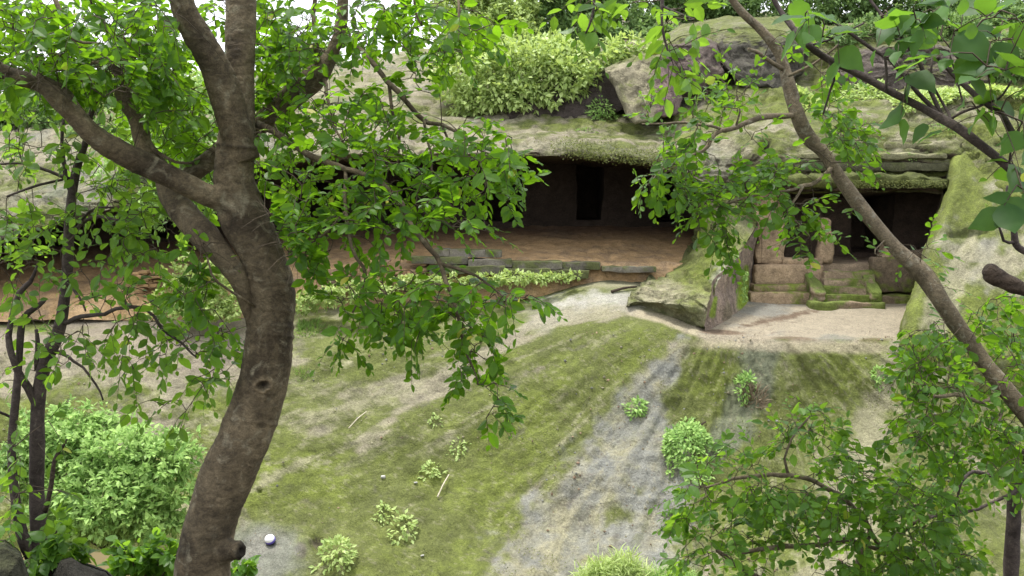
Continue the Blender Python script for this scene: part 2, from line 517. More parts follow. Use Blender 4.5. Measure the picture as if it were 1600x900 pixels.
def slope_col(G, px, py, N):
    ang = np.arctan2(py - 425, 1160 - px); r = np.hypot(px - 1160, py - 425)
    fan = V3(ang * 9, r * 0.006, 3.3)
    st = fbm(fan, 4, 1.0, 0.6)                      # runs downhill
    st2 = fbm(V3(ang * 26, r * 0.011, 8.1), 3, 1.0, 0.6)
    fade = ss(90, 420, r) * 0.9 + 0.1; st = st * fade; st2 = st2 * fade
    n1 = fbm(G, 5, 0.55, 0.62, 2.0); n2 = fbm(G, 4, 2.1, 0.6, 9.0); n3 = fbm(G, 4, 6.0, 0.65, 4.0)
    C = mixc_(np.broadcast_to(TAN, G.shape), PINK, 0.4 + 1.2 * n1)
    m = 1.22 + 1.5 * st + 1.0 * st2 + 0.30 * n1 + 0.15 * n2 + 0.35 * n3
    m = m - 0.8 * streakline(px, py, [(1110, 495), (900, 480), (820, 520), (640, 640), (520, 760), (420, 860)], [10, 20, 14, 15, 18, 30], 0.4 * n2 + 0.7 * st2)
    m = m - 0.7 * streakline(px, py, [(860, 490), (740, 560), (560, 700)], [8, 12, 14], 0.4 * n2 + 0.6 * st2)
    m = m - 0.55 * ell(px, py, 200, 560, 260, 70, 0, 0.5, 0.6 * n1) - 0.5 * ell(px, py, 230, 690, 160, 80, 20, 0.5, n1)
    m = m + 0.5 * ell(px, py, 980, 560, 150, 55, -25, 0.4, n2) + 0.45 * ell(px, py, 1285, 600, 95, 50, 0, 0.4, n2) + 0.5 * ell(px, py, 700, 780, 260, 130, -30, 0.5, n2)
    C = mixc_(C, MOSS, ss(0.15, 0.85, m))
    C = mixc_(C, MOSS_B, 0.75 * ss(0.35, 0.9, m + 0.5 * n2 - 0.25) * ss(-0.15, 0.4, n1 + 0.4 * n3))
    C = mixc_(C, MOSS_D, 0.3 * ss(0.12, 0.5, n3 + 0.5 * n2 - 0.1) * ss(0.2, 0.8, m))
    # grey water-washed rock running down the middle
    wband = streakline(px, py, [(1065, 545), (1010, 610), (975, 680), (920, 780), (860, 880), (820, 1000)], [16, 26, 42, 58, 80, 110], 0.9 * n2 + 0.4 * st2)
    wband = np.maximum(wband, streakline(px, py, [(1010, 640), (1040, 760), (1000, 900)], [26, 50, 60], 0.9 * n2))
    gcol = mixc_(np.broadcast_to(GREY, G.shape), TAN * 0.9, 0.45 + 1.2 * n1 + n2)
    C = mixc_(C, gcol * 1.12, 0.95 * wband)
    bl = streakline(px, py, [(1062, 548), (1025, 590), (985, 650), (940, 720), (900, 820), (880, 900)], [7, 8, 12, 15, 18, 22], 1.2 * n2 + 0.7 * st2)
    bl = np.maximum(bl, streakline(px, py, [(1190, 540), (1180, 600), (1150, 660), (1120, 700)], [34, 30, 30, 20], 0.6 * n2 + 0.4 * st2))
    C = mixc_(C, BLUE * 1.15, 0.45 * bl)
    cr2 = np.abs(fbm(V3(px * 0.018 + 0.6 * n2, py * 0.055, 4.0), 4, 1.0, 0.6))
    C = mixc_(C, DARK * 1.6, 0.6 * wband * (1 - ss(0.0, 0.05, cr2)) * ss(-0.1, 0.3, n3 + n2))
    pale = streakline(px, py, [(985, 486), (1040, 500), (1100, 520)], [6, 7, 9], 0.5 * n2)
    C = mixc_(C, np.array([0.36, 0.31, 0.22]), 0.85 * pale)
    # dark wear lines
    dl = ss(0.42, 0.62, fbm(V3(ang * 40 + n2 * 2, r * 0.03, 1.0), 3, 1.0, 0.6) + 0.25 * n3)
    C = mixc_(C, DARK * 2, 0.45 * dl)
    # pale flecks, bare scuffs and litter specks
    fl = fbm(G, 3, 9.0, 0.7, 12.0)
    C = mixc_(C, TAN * 1.2, 0.35 * ss(0.28, 0.5, fl + 0.35 * n2))
    C = mixc_(C, TAN * 1.1, 0.7 * fade * ss(0.20, 0.5, fbm(V3(ang * 22 + 0.3 * n1, r * 0.006, 5.0), 5, 1.0, 0.68) + 0.3 * n3))
    C = mixc_(C, MOSS_D * 1.1, 0.5 * fade * ss(0.2, 0.5, fbm(V3(ang * 20 + 0.3 * n1, r * 0.007, 15.0), 5, 1.0, 0.68) + 0.3 * n3))
    # courtyard floor in front of the small cave
    court = ss(1085, 1105, px + 20 * n2) * (1 - ss(526, 541, py + 10 * n2)) * (1 - ss(1415, 1432, px))
    cc = mixc_(np.broadcast_to(np.array([0.295, 0.255, 0.185]), G.shape), GREY * 0.9, ss(0.05, 0.6, fbm(V3(px * 0.01, py * 0.045, 4), 4) + 0.45 * n2) * 0.8)
    cc = mixc_(cc, BROWN * 0.8, 0.95 * (ell(px, py, 1125, 519, 36, 4, 3) + ell(px, py, 1240, 530, 34, 4, 2) + ell(px, py, 1365, 532, 22, 4, 0) + 1.2 * ell(px, py, 1287, 480, 22, 4, 2) + ell(px, py, 1220, 497, 60, 4, -12, 0.5, n3)))
    crk = np.abs(fbm(V3(px * 0.012, py * 0.05, 9.0), 4, 1.0, 0.6))
    cc = mixc_(cc, BROWN * 0.7, 0.6 * (1 - ss(0.0, 0.035, crk)) * ss(-0.1, 0.3, n1 + n2))
    C = mixc_(C, cc * 0.92, court)
    lip = ell(px, py, 1250, 541, 190, 9, 1, 0.5, n2 * 0.6)
    C = mixc_(C, np.array([0.32, 0.275, 0.195]), 0.7 * lip)
    # pale ledge before the long cave
    led = ell(px, py, 960, 468, 70, 14, 0, 0.6, n2) + 0.25 * ell(px, py, 860, 490, 50, 20, -25, 0.6, n2)
    C = mixc_(C, WHITE * 0.72, led * 0.85)
    C = mixc_(C, TAN * 1.05, 0.8 * ell(px, py, 960, 440, 140, 10, 0, 0.5))
    lft = (1 - ss(330, 470, px)) * (1 - ss(560, 600, py + 20 * n2))
    C = mixc_(C, mixc_(np.broadcast_to(PINK * 0.9, G.shape), MOSS, ss(0.05, 0.5, n1 + 0.4 * n2 + 0.1)), 0.85 * lft)
    # pale trampled dirt right of the bright moss
    C = mixc_(C, TAN, 0.8 * streakline(px, py, [(1400, 545), (1370, 640), (1340, 740), (1300, 900)], [16, 26, 34, 50], n2))
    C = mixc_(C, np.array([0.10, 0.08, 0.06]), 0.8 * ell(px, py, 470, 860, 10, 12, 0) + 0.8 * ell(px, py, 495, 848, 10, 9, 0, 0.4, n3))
    C = mixc_(C, GREY, 0.8 * ell(px, py, 410, 870, 60, 40, 0, 0.5, n1))
    g = np.clip(1.0 + 0.22 * n3 + 0.12 * n2, 0.6, 1.4)
    return np.clip(C * g[..., None], 0.01, 0.8)


def slope_disp(G, px, py):
    ang = np.arctan2(py - 425, 1160 - px); r = np.hypot(px - 1160, py - 425)
    fl = ss(520, 560, py)
    st = fbm(V3(ang * 9, r * 0.006, 3.3), 4, 1.0, 0.6)
    n = fbm(G, 5, 0.5, 0.5, 1.0) * 0.22 + fbm(G, 4, 2.6, 0.6, 5.0) * 0.06
    fine = fbm(V3(ang * 30, r * 0.02, 6.0), 4, 1.0, 0.6)
    n = n + st * 0.14 + 0.05 * fine
    n = n - 0.05 * streakline(px, py, [(1062, 548), (1025, 590), (985, 650), (940, 720), (900, 820), (880, 900)], [9, 10, 14, 18, 20, 22], 0.6 * st)
    tiers = 0.10 * np.abs(fbm(V3(px * 0.012, py * 0.03, 2.0), 4))
    n = n - tiers * ss(560, 650, py) * ell(px, py, 1000, 780, 220, 220, 0, 0.4)
    n = n - 0.25 * ell(px, py, 495, 850, 11, 10, 0, 0.5) - 0.1 * ell(px, py, 407, 770, 4, 4)
    flat = 0.03 * fbm(G, 4, 1.6)
    court = ss(1085, 1105, px) * (1 - ss(530, 545, py)) * (1 - ss(1415, 1432, px))
    court_d = flat - 0.16 * ell(px, py, 1287, 480, 20, 4, 2)
    n = n * (0.25 + 0.75 * fl)
    return n * (1 - court) + court_d * court


XS = [-400, -150, 60, 230, 400, 600, 800, 950, 1100, 1200, 1310, 1425, 1600, 1800, 2050]
def row(ys, ds): return list(zip(XS, ys, ds))
slope_rows = [
    row([500, 498, 494, 490, 486, 472, 470, 434, 430, 461, 466, 468, 462, 460, 458], [32, 32, 32, 31.8, 31.5, 31, 31, 31.5, 32.6, 32.8, 32.8, 32.8, 31.6, 31.5, 31.5]),
    row([528, 525, 520, 515, 510, 496, 480, 450, 476, 478, 480, 481, 482, 490, 490], [30, 30, 30, 30, 30, 30, 30.1, 30.2, 30.2, 30.7, 30.7, 30.6, 30.2, 29.6, 29.6]),
    row([552, 550, 546, 542, 536, 530, 505, 482, 512, 522, 523, 524, 526, 530, 530], [28.7, 28.7, 28.7, 28.8, 28.8, 29, 29.1, 29.1, 28.0, 27.7, 27.7, 27.7, 27.8, 27.8, 27.8]),
    row([580, 580, 580, 575, 570, 562, 545, 520, 534, 541, 541, 545, 565, 565, 565], [28.2, 28.2, 28.2, 28.2, 28.2, 28.2, 28.3, 28.2, 27.2, 27.0, 27.0, 27.0, 27.0, 27, 27]),
    row([640] * 15, [27.2, 27.2, 27.2, 27.2, 27.1, 27, 26.9, 26.8, 26.5, 26.4, 26.3, 26.0, 25.8, 25.8, 25.8]),
    row([730] * 15, [26.4, 26.4, 26.3, 26.2, 26, 25.9, 25.8, 25.6, 25.4, 25.2, 25.0, 24.9, 24.8, 24.8, 24.8]),
    row([820] * 15, [25.3, 25.3, 25.3, 25.2, 24.6, 24.5, 24.4, 24.5, 24.3, 24.1, 23.9, 23.8, 23.7, 23.7, 23.7]),
    row([910] * 15, [24.4, 24.4, 24.4, 24.2, 22.9, 22.7, 22.6, 22.6, 22.5, 22.4, 22.3, 22.2, 22.2, 22.2, 22.2]),
    row([1040] * 15, [22.4, 22.4, 22.4, 22.2, 21.0, 20.8, 20.8, 20.8, 20.8, 20.8, 21.6, 21.4, 21.2, 21.2, 21.2]),
]
slope, SG, SN = patch("rock_slope", slope_rows, 330, 620, M_slope, slope_col, slope_disp)
_spx, _spy = PJ(SG)
def add_flow(o, G, px, py, ax_=1160, ay_=425):
    an = np.arctan2(py - ay_, ax_ - px); rr_ = np.hypot(px - ax_, py - ay_)
    a = o.data.attributes.new("flow", 'FLOAT_VECTOR', 'POINT')
    a.data.foreach_set("vector", V3(an * 26, rr_ * 0.026, 0.3 * G[..., 2]).astype(np.float32).ravel())
    court = ss(1085, 1105, px) * (1 - ss(535, 550, py)) * (1 - ss(1415, 1432, px)) * (ay_ > 100)
    b_ = o.data.attributes.new("flow_amount", 'FLOAT', 'POINT')
    b_.data.foreach_set("value", (ss(150, 520, rr_) * (1 - court)).astype(np.float32).ravel())
add_flow(slope, SG, _spx, _spy)


def slope_at(px, py):
    """point and normal of the slope seen at a pixel"""
    k = np.argmin((_spx - px) ** 2 + (_spy - py) ** 2)
    i, j = divmod(int(k), SG.shape[1])
    return SG[i, j].copy(), SN[i, j].copy()


# ------------------------------------------------------------------ upper rock, brow and cave ceiling
XU = [-400, -150, 0, 100, 230, 400, 540, 700, 840, 930, 1040, 1110, 1180, 1330, 1480, 1540, 1640, 1800, 2050]
def rowu(ys, ds): return list(zip(XU, ys, ds))
brow_y = [430, 400, 372, 345, 312, 262, 245, 243, 243, 247, 262, 290, 300, 300, 300, 330, 340, 340, 340]
upper_rows = [
    rowu([150, 150, 150, 145, 140, 118, 96, 70, 45, 30, 25, 22, 22, 22, 22, 22, 22, 22, 22], [56] * 9 + [58] * 10),
    rowu([160, 160, 158, 152, 146, 124, 104, 100, 90, 80, 60, 50, 50, 50, 50, 50, 50, 50, 50], [47] * 7 + [46, 45, 44, 43.5, 43, 42, 42, 42, 42, 42, 42, 42]),
    rowu([200, 200, 195, 185, 172, 150, 130, 140, 150, 150, 150, 125, 115, 110, 110, 110, 110, 110, 110], [42, 42, 42, 42, 42, 42, 42, 40, 39, 38.5, 38.5, 39, 39, 39, 39, 39, 39, 39, 39]),
    rowu([262, 255, 245, 232, 212, 180, 165, 182, 190, 190, 195, 170, 160, 155, 150, 150, 150, 150, 150], [37.5, 37.5, 37.5, 37.5, 37.5, 37.5, 37, 36.8, 36.3, 36, 35.8, 36.3, 36.3, 36.3, 36.3, 36.3, 36.3, 36.3, 36.3]),
    rowu([335, 315, 292, 275, 255, 215, 200, 210, 215, 216, 225, 210, 200, 195, 195, 200, 210, 215, 220], [33.8] * 10 + [33.4, 33.8, 33.6, 33.4, 33.2, 33, 32.6, 32.2, 32]),
    rowu([400, 370, 344, 320, 290, 243, 227, 228, 230, 234, 246, 248, 236, 236, 236, 260, 275, 280, 285], [31.6, 31.6, 31.6, 31.6, 31.6, 31.6, 31.6, 31.8, 31.8, 31.6, 31.4, 31.8, 32.0, 32.2, 32.0, 31.4, 30.6, 30.4, 30.2]),
    rowu(brow_y, [31.2] * 8 + [31.4, 31.3, 31.1, 31.2, 32.2, 32.4, 32.2, 30.4, 29.6, 29.4, 29.2]),
]
ceil_rows = [
    rowu([c + 1 for c in brow_y], [32.2] * 12 + [33, 33.0, 33, 33, 33, 33, 33]),
    rowu([c + 14 for c in brow_y], [38.5] * 19),
]


def upper_col(G, px, py, N):
    n1 = fbm(G, 5, 0.5, 0.62, 2.0); n2 = fbm(G, 4, 2.1, 0.6, 9.0); n3 = fbm(G, 4, 6.0, 0.65, 4.0)
    lay = fbm(G * np.array([0.5, 0.5, 5.0]), 4, 1.0, 0.6, 3.0)
    C = mixc_(np.broadcast_to(TAN * 1.0, G.shape), PINK * 0.95, 0.5 + n1 + lay)
    m = 0.28 + 0.8 * n1 + 0.7 * n2 + 0.6 * lay + 0.30 * ss(1080, 1180, px) + 0.35 * ell(px, py, 100, 320, 200, 60, -15, 0.5)
    C = mixc_(C, MOSS, ss(0.1, 0.7, m))
    C = mixc_(C, MOSS_B, 0.6 * ss(0.55, 1.0, m + 0.4 * n3))
    C = mixc_(C, GREY * 0.85, 0.6 * ss(0.1, 0.5, -n1 + 0.4 * n2) * (1 - ss(1080, 1180, px)))
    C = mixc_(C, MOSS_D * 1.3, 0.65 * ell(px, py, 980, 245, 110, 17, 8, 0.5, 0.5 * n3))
    C = mixc_(C, MOSS_D * 1.5, 0.5 * ss(0.1, 0.5, n3 + 0.5 * n2) * ss(0, 0.6, m))
    C = mixc_(C, MOSS_D * 1.2, 0.7 * ss(0.15, 0.4, fbm(G * np.array([0.6, 0.6, 4.0]), 4, 1.0, 0.6, 11.0)) * ss(1060, 1160, px))
    C = mixc_(C, DARK * 0.6, ell(px, py, 1197, 229, 8, 9, 0, 0.25))  # small niche: its inner shade painted dark over the recess
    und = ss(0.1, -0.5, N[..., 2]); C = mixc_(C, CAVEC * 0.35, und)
    edge = np.interp(px, XU, brow_y)
    g = np.clip(1.0 + 0.2 * n3 + 0.16 * lay, 0.55, 1.4)
    return np.clip(C * g[..., None], 0.01, 0.8)


def upper_disp(G, px, py):
    lay = fbm(G * np.array([0.35, 0.35, 2.2]), 4, 1.0, 0.6, 3.0)
    n = fbm(G, 5, 0.45, 0.55, 6.0) * 0.30 + fbm(G, 4, 2.4, 0.6, 3.0) * 0.12 + lay * 0.2
    st = np.abs(fbm(G * np.array([0.5, 0.5, 1.6]), 4, 1.0, 0.6, 8.0)); n = n - 0.14 * (1 - ss(0.0, 0.05, st)) - 0.4 * ell(px, py, 1197, 229, 8, 9, 0, 0.2)
    return n


G1 = patch_grid(upper_rows, 150, 520)
G2 = patch_grid([upper_rows[-1]] + ceil_rows, 30, 520)[1:]
Gu = np.concatenate([G1, G2], 0)
Nu = grid_normals(Gu)
# keep a consistent side: outward is up / towards the viewer
ref = -Gu / np.linalg.norm(Gu, axis=-1, keepdims=True)
sg = np.sign((Nu[20:100] * ref[20:100]).sum(-1).mean()); Nu = Nu * sg
pxu, pyu = PJ(Gu)
lim = np.ones(Gu.shape[:2]); lim[-29:] = 0.4
Gu = Gu + Nu * (upper_disp(Gu, pxu, pyu) * lim)[..., None]
Gu[:, :, 2] += 0.0
Nu = grid_normals(Gu) * sg
pxu, pyu = PJ(Gu)
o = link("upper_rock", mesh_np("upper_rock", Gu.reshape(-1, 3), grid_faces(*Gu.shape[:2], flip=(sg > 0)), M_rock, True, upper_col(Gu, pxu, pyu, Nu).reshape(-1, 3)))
o["kind"] = "structure"
_upx, _upy = pxu[:150], pyu[:150]


def upper_at(px, py):
    k = np.argmin((_upx - px) ** 2 + (_upy - py) ** 2)
    i, j = divmod(int(k), Gu.shape[1])
    return Gu[i, j].copy(), Nu[i, j].copy()


# ------------------------------------------------------------------ long cave: earth floor, back wall with doorways
XF = [-400, -100, 60, 200, 330, 480, 640, 760, 900, 1000, 1140]
def rowf(ys, ds): return list(zip(XF, ys, ds))
def floor_col(G, px, py, N):
    n1 = fbm(G, 4, 0.7, 0.6, 2.0); n2 = fbm(G, 4, 3.0, 0.6, 9.0)
    C = mixc_(np.broadcast_to(ORANGE, G.shape), np.array([0.34, 0.23, 0.12]), 0.35 + n1 + 0.5 * n2)
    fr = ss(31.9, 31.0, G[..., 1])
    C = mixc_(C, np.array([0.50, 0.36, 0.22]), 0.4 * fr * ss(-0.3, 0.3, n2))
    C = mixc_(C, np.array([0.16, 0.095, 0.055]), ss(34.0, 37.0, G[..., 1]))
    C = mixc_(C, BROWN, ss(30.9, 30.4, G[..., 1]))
    C = mixc_(C, BROWN * 0.9, 0.5 * ss(0.1, 0.5, n2 + n1))
    return C * np.clip(1 + 0.25 * n2, 0.6, 1.4)[..., None]
floor_rows = [
    rowf([392, 388, 382, 372, 366, 356, 352, 350, 348, 348, 350], [38.2] * 11),
    rowf([440, 430, 422, 412, 402, 388, 382, 378, 376, 376, 378], [34.6] * 11),
    rowf([478, 474, 466, 450, 436, 420, 410, 404, 404, 408, 408], [31.9] * 8 + [31.9, 31.8, 31.8]),
    rowf([489, 486, 482, 470, 458, 444, 432, 420, 414, 414, 414], [31.2] * 11),
    rowf([505, 505, 500, 500, 500, 490, 482, 474, 456, 440, 440], [30.9] * 11),
]
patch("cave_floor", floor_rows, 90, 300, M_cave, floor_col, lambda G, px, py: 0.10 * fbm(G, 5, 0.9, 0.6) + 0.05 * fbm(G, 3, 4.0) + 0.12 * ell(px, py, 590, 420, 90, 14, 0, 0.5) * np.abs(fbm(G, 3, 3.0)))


def holed_wall(name, x0, x1, z0, z1, y, holes, mat, colf, thick=0.35, chamber=2.2, cell=0.16, seed=0.0, parent=None, bow=0.0):
    """hewn wall facing the viewer with real openings, reveals and a dark chamber behind every opening"""
    xs = sorted({x0, x1, *[h[0] for h in holes], *[h[1] for h in holes]})
    zs = sorted({z0, z1, *[h[2] for h in holes], *[h[3] for h in holes]})
    S = Soup()
    def quad(a, b, c, d, u=None, v=None):
        a, b, c, d = map(np.array, (a, b, c, d))
        if u is None: u = np.linspace(0, 1, max(2, int(np.linalg.norm(b - a) / cell) + 1))
        if v is None: v = np.linspace(0, 1, max(2, int(np.linalg.norm(d - a) / cell) + 1))
        n1, n2 = len(u), len(v)
        u = u[:, None, None]; v = v[None, :, None]
        G = (a * (1 - u) + b * u) * (1 - v) + (d * (1 - u) + c * u) * v
        G = G + V3(fbm(G, 3, 1.3, off=seed), fbm(G, 3, 1.3, off=seed + 4), fbm(G, 3, 1.3, off=seed + 8)) * 0.09
        G[..., 1] += 0.10 * fbm(V3(G[..., 0], y, G[..., 2]), 4, 0.9, off=seed)
        S.add(G.reshape(-1, 3), grid_faces(n1, n2), colf(G).reshape(-1, 3))
    def fine(e): 
        o = []
        for p_, q_ in zip(e[:-1], e[1:]): o += list(np.linspace(p_, q_, max(1, int((q_ - p_) / cell)) + 1))[:-1]
        return np.array(o + [e[-1]])
    fx, fz = fine(xs), fine(zs)
    Xg, Zg = np.meshgrid(fx, fz, indexing='ij')
    G = V3(Xg, np.full_like(Xg, y), Zg)
    G = G + V3(fbm(G, 3, 1.3, off=seed), fbm(G, 3, 1.3, off=seed + 4), fbm(G, 3, 1.3, off=seed + 8)) * 0.09
    G[..., 1] += 0.10 * fbm(V3(G[..., 0], y, G[..., 2]), 4, 0.9, off=seed)
    q = grid_faces(len(fx), len(fz)); cx = (Xg[:-1, :-1] + Xg[1:, 1:]).ravel() / 2; cz = (Zg[:-1, :-1] + Zg[1:, 1:]).ravel() / 2
    ok = np.ones(len(q), bool)
    for h in holes: ok &= ~((cx > h[0]) & (cx < h[1]) & (cz > h[2]) & (cz < h[3]))
    S.add(G.reshape(-1, 3), q[ok], colf(G).reshape(-1, 3))
    for a, b, c, d in holes:
        Y = y + thick + chamber
        ez = fz[(fz >= c - 1e-9) & (fz <= d + 1e-9)]; ez = (ez - c) / (d - c)
        ex = fx[(fx >= a - 1e-9) & (fx <= b + 1e-9)]; ex = (ex - a) / (b - a)
        quad((a, y, c), (a, Y, c), (a, Y, d), (a, y, d), v=ez); quad((b, y, c), (b, Y, c), (b, Y, d), (b, y, d), v=ez)
        quad((a, y, c), (b, y, c), (b, Y, c), (a, Y, c), u=ex); quad((a, y, d), (b, y, d), (b, Y, d), (a, Y, d), u=ex)
        quad((a, Y, c), (b, Y, c), (b, Y, d), (a, Y, d), u=ex, v=ez)
    return S.build(name, mat, parent)


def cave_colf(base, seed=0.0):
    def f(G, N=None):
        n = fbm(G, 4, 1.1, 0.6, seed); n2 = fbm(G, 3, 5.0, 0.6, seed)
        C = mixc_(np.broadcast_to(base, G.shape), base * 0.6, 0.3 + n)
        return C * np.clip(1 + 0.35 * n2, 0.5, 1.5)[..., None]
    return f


def X_at(px, d): return float(P(px, 300, d)[0])
def Z_at(py, d): return float(P(800, py, d)[2])

D2 = 37.4
holes2 = [(X_at(a, D2), X_at(b, D2), Z_at(y1, D2), Z_at(y0, D2)) for a, b, y0, y1 in
          [(-190, -120, 300, 385), (52, 105, 322, 384), (200, 262, 300, 372), (455, 540, 285, 352), (600, 650, 285, 350), (752, 818, 270, 346), (900, 942, 257, 345), (1020, 1074, 282, 347)]]
for h in range(len(holes2)):
    pass
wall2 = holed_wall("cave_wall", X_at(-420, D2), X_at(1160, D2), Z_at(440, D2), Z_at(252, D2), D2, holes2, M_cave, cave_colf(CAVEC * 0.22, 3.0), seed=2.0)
wall2["kind"] = "structure"

# end wall of the long cave and the mossy spur between both caves
def mound_col(G, px, py, N):
    n1 = fbm(G, 4, 0.7, 0.6, 2.0); n2 = fbm(G, 4, 2.6, 0.6, 9.0); n3 = fbm(G, 4, 7.0, 0.65, 4.0)
    C = mixc_(np.broadcast_to(TAN * 1.15, G.shape), MOSS * 1.2, ss(-0.35, 0.45, n1 + 0.6 * n2 + 0.2 * ss(0.3, 0.9, N[..., 2])))
    C = mixc_(C, MOSS_B, 0.8 * ell(px, py, 1115, 405, 55, 38, -40, 0.5, n2) + 0.35 * ss(0.1, 0.5, n2))
    C = mixc_(C, WHITE * 0.8, 0.7 * ell(px, py, 1135, 430, 24, 16, 0, 0.5, n2))
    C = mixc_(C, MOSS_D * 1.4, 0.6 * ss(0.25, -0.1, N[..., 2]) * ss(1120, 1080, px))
    C = mixc_(C, BROWN, ss(0.2, 0.5, n3) * 0.3)
    return C * np.clip(1 + 0.3 * n3, 0.5, 1.5)[..., None]


mound_rows = [   # from the cave's end over the spur to the arris above the court
    [(1092, 255, 38), (1100, 262, 33), (1128, 272, 32.3), (1160, 285, 32.2), (1186, 300, 32.6)],
    [(1096, 300, 38), (1092, 318, 32.6), (1118, 322, 31.8), (1150, 330, 31.7), (1184, 340, 32.2)],
    [(1100, 345, 38), (1090, 372, 32.2), (1110, 366, 31.2), (1142, 366, 30.9), (1180, 355, 31.6)],
    [(1102, 372, 37), (1072, 400, 31.8), (1095, 392, 30.6), (1130, 395, 30.2), (1160, 388, 30.4)],
    [(1100, 385, 36), (1040, 424, 31.0), (1062, 417, 30.2), (1110, 412, 29.6), (1142, 408, 29.4)],
    [(1080, 400, 35), (1012, 440, 30.4), (1030, 437, 29.9), (1080, 434, 29.0), (1124, 430, 28.6)],
    [(1070, 420, 34), (990, 462, 29.6), (1010, 452, 29.4), (1060, 452, 28.4), (1112, 448, 28.0)],
    [(1060, 440, 33), (985, 476, 29.2), (1000, 470, 28.9), (1050, 474, 28.0), (1106, 474, 27.5)],
    [(1060, 480, 32), (984, 482, 29.4), (1000, 482, 29.2), (1050, 492, 28.4), (1102, 503, 27.6)],
    [(1060, 530, 32), (985, 500, 29.6), (1000, 505, 29.6), (1050, 515, 29.0), (1100, 528, 28.2)],
]
def mound_disp(G, px, py):
    n = fbm(G, 4, 0.8, 0.55, 2.0) * 0.18 + fbm(G, 4, 2.6, 0.62) * 0.09 + 0.09 * (np.floor(2.2 * fbm(G, 2, 0.9, 0.5, 7.0) + 1.3 * G[..., 2]) - (2.2 * fbm(G, 2, 0.9, 0.5, 7.0) + 1.3 * G[..., 2]))
    stp = (np.floor(G[..., 2] * 2.2 + 0.6 * fbm(G, 2, 0.8)) - G[..., 2] * 2.2) * 0.09
    n = n + stp * ell(px, py, 1060, 430, 90, 50, 0, 0.5)
    n = n - 0.18 * ell(px, py, 1108, 445, 8, 5) - 0.2 * ell(px, py, 1062, 424, 10, 6, -30) - 0.12 * ell(px, py, 1110, 424, 14, 4)
    return n
spur, MG, MN = patch("rock_spur", mound_rows, 150, 110, M_rock, mound_col, mound_disp)


def lwall_col(G, px, py, N):
    n1 = fbm(G, 4, 0.9, 0.6, 2.0); n3 = fbm(G * np.array([1, 1, 0.35]), 4, 6.0, 0.65, 4.0)
    C = mixc_(np.broadcast_to(np.array([0.21, 0.165, 0.135]), G.shape), np.array([0.34, 0.26, 0.20]), 0.4 + n1 + n3)
    C = mixc_(C, np.array([0.21, 0.30, 0.03]), 0.95 * (streakline(px, py, [(1166, 418), (1162, 450), (1160, 476)], [4, 9, 9], 0.3 * n3) + streakline(px, py, [(1118, 466), (1113, 492)], [3, 5])))
    C = mixc_(C, MOSS_D, 0.5 * ss(0.1, 0.5, n1))
    return C * np.clip(1 + 0.35 * n3, 0.5, 1.5)[..., None]
lw_rows = [
    [(1186, 296, 32.6), (1188, 300, 33.2)],
    [(1184, 340, 32.2), (1188, 340, 33.2)],
    [(1180, 355, 31.6), (1188, 380, 33.2)],
    [(1160, 388, 30.4), (1187, 400, 33.2)],
    [(1142, 408, 29.4), (1187, 420, 33.2)],
    [(1124, 430, 28.6), (1187, 440, 33.2)],
    [(1112, 448, 28.0), (1186, 456, 33.2)],
    [(1106, 474, 27.5), (1178, 474, 31.5)],
    [(1102, 503, 27.6), (1160, 500, 29.8)],
    [(1102, 530, 27.8), (1160, 520, 29.6)],
]
patch("court_wall", lw_rows, 110, 60, M_rock, lwall_col, lambda G, px, py: 0.10 * fbm(G, 4, 1.2) * ss(0, 0.4, 33.2 - G[..., 1]))

# rock right of the court: same slope running up beside the small cave
def right_col(G, px, py, N):
    n1 = fbm(G, 4, 0.6, 0.6, 2.0); n2 = fbm(G, 4, 2.3, 0.6, 9.0); n3 = fbm(G, 4, 7.0, 0.65, 4.0)
    st = fbm(V3((px + (py - 400) * 0.55) * 0.03, py * 0.006, 2.0), 4)
    C = mixc_(np.broadcast_to(TAN, G.shape), GREY * 1.05, 0.3 + n1)
    m = 0.4 + 0.8 * n1 + 0.6 * n2 + 0.5 * st + 0.5 * ell(px, py, 1440, 500, 40, 90, 20, 0.5) + 0.3 * ss(300, 240, py)
    C = mixc_(C, MOSS, ss(0.05, 0.6, m)); C = mixc_(C, MOSS_B, 0.6 * ss(0.4, 0.9, m + 0.4 * n3))
    C = mixc_(C, TAN * 1.05, 0.8 * streakline(px, py, [(1520, 370), (1490, 440), (1465, 500)], [8, 20, 22], n2))
    C = mixc_(C, MOSS_D, 0.6 * ell(px, py, 1520, 360, 40, 10, -12, 0.5, n3) + 0.45 * ss(0.2, 0.5, n3 + 0.4 * n2))
    return C * np.clip(1 + 0.28 * n3, 0.5, 1.5)[..., None]
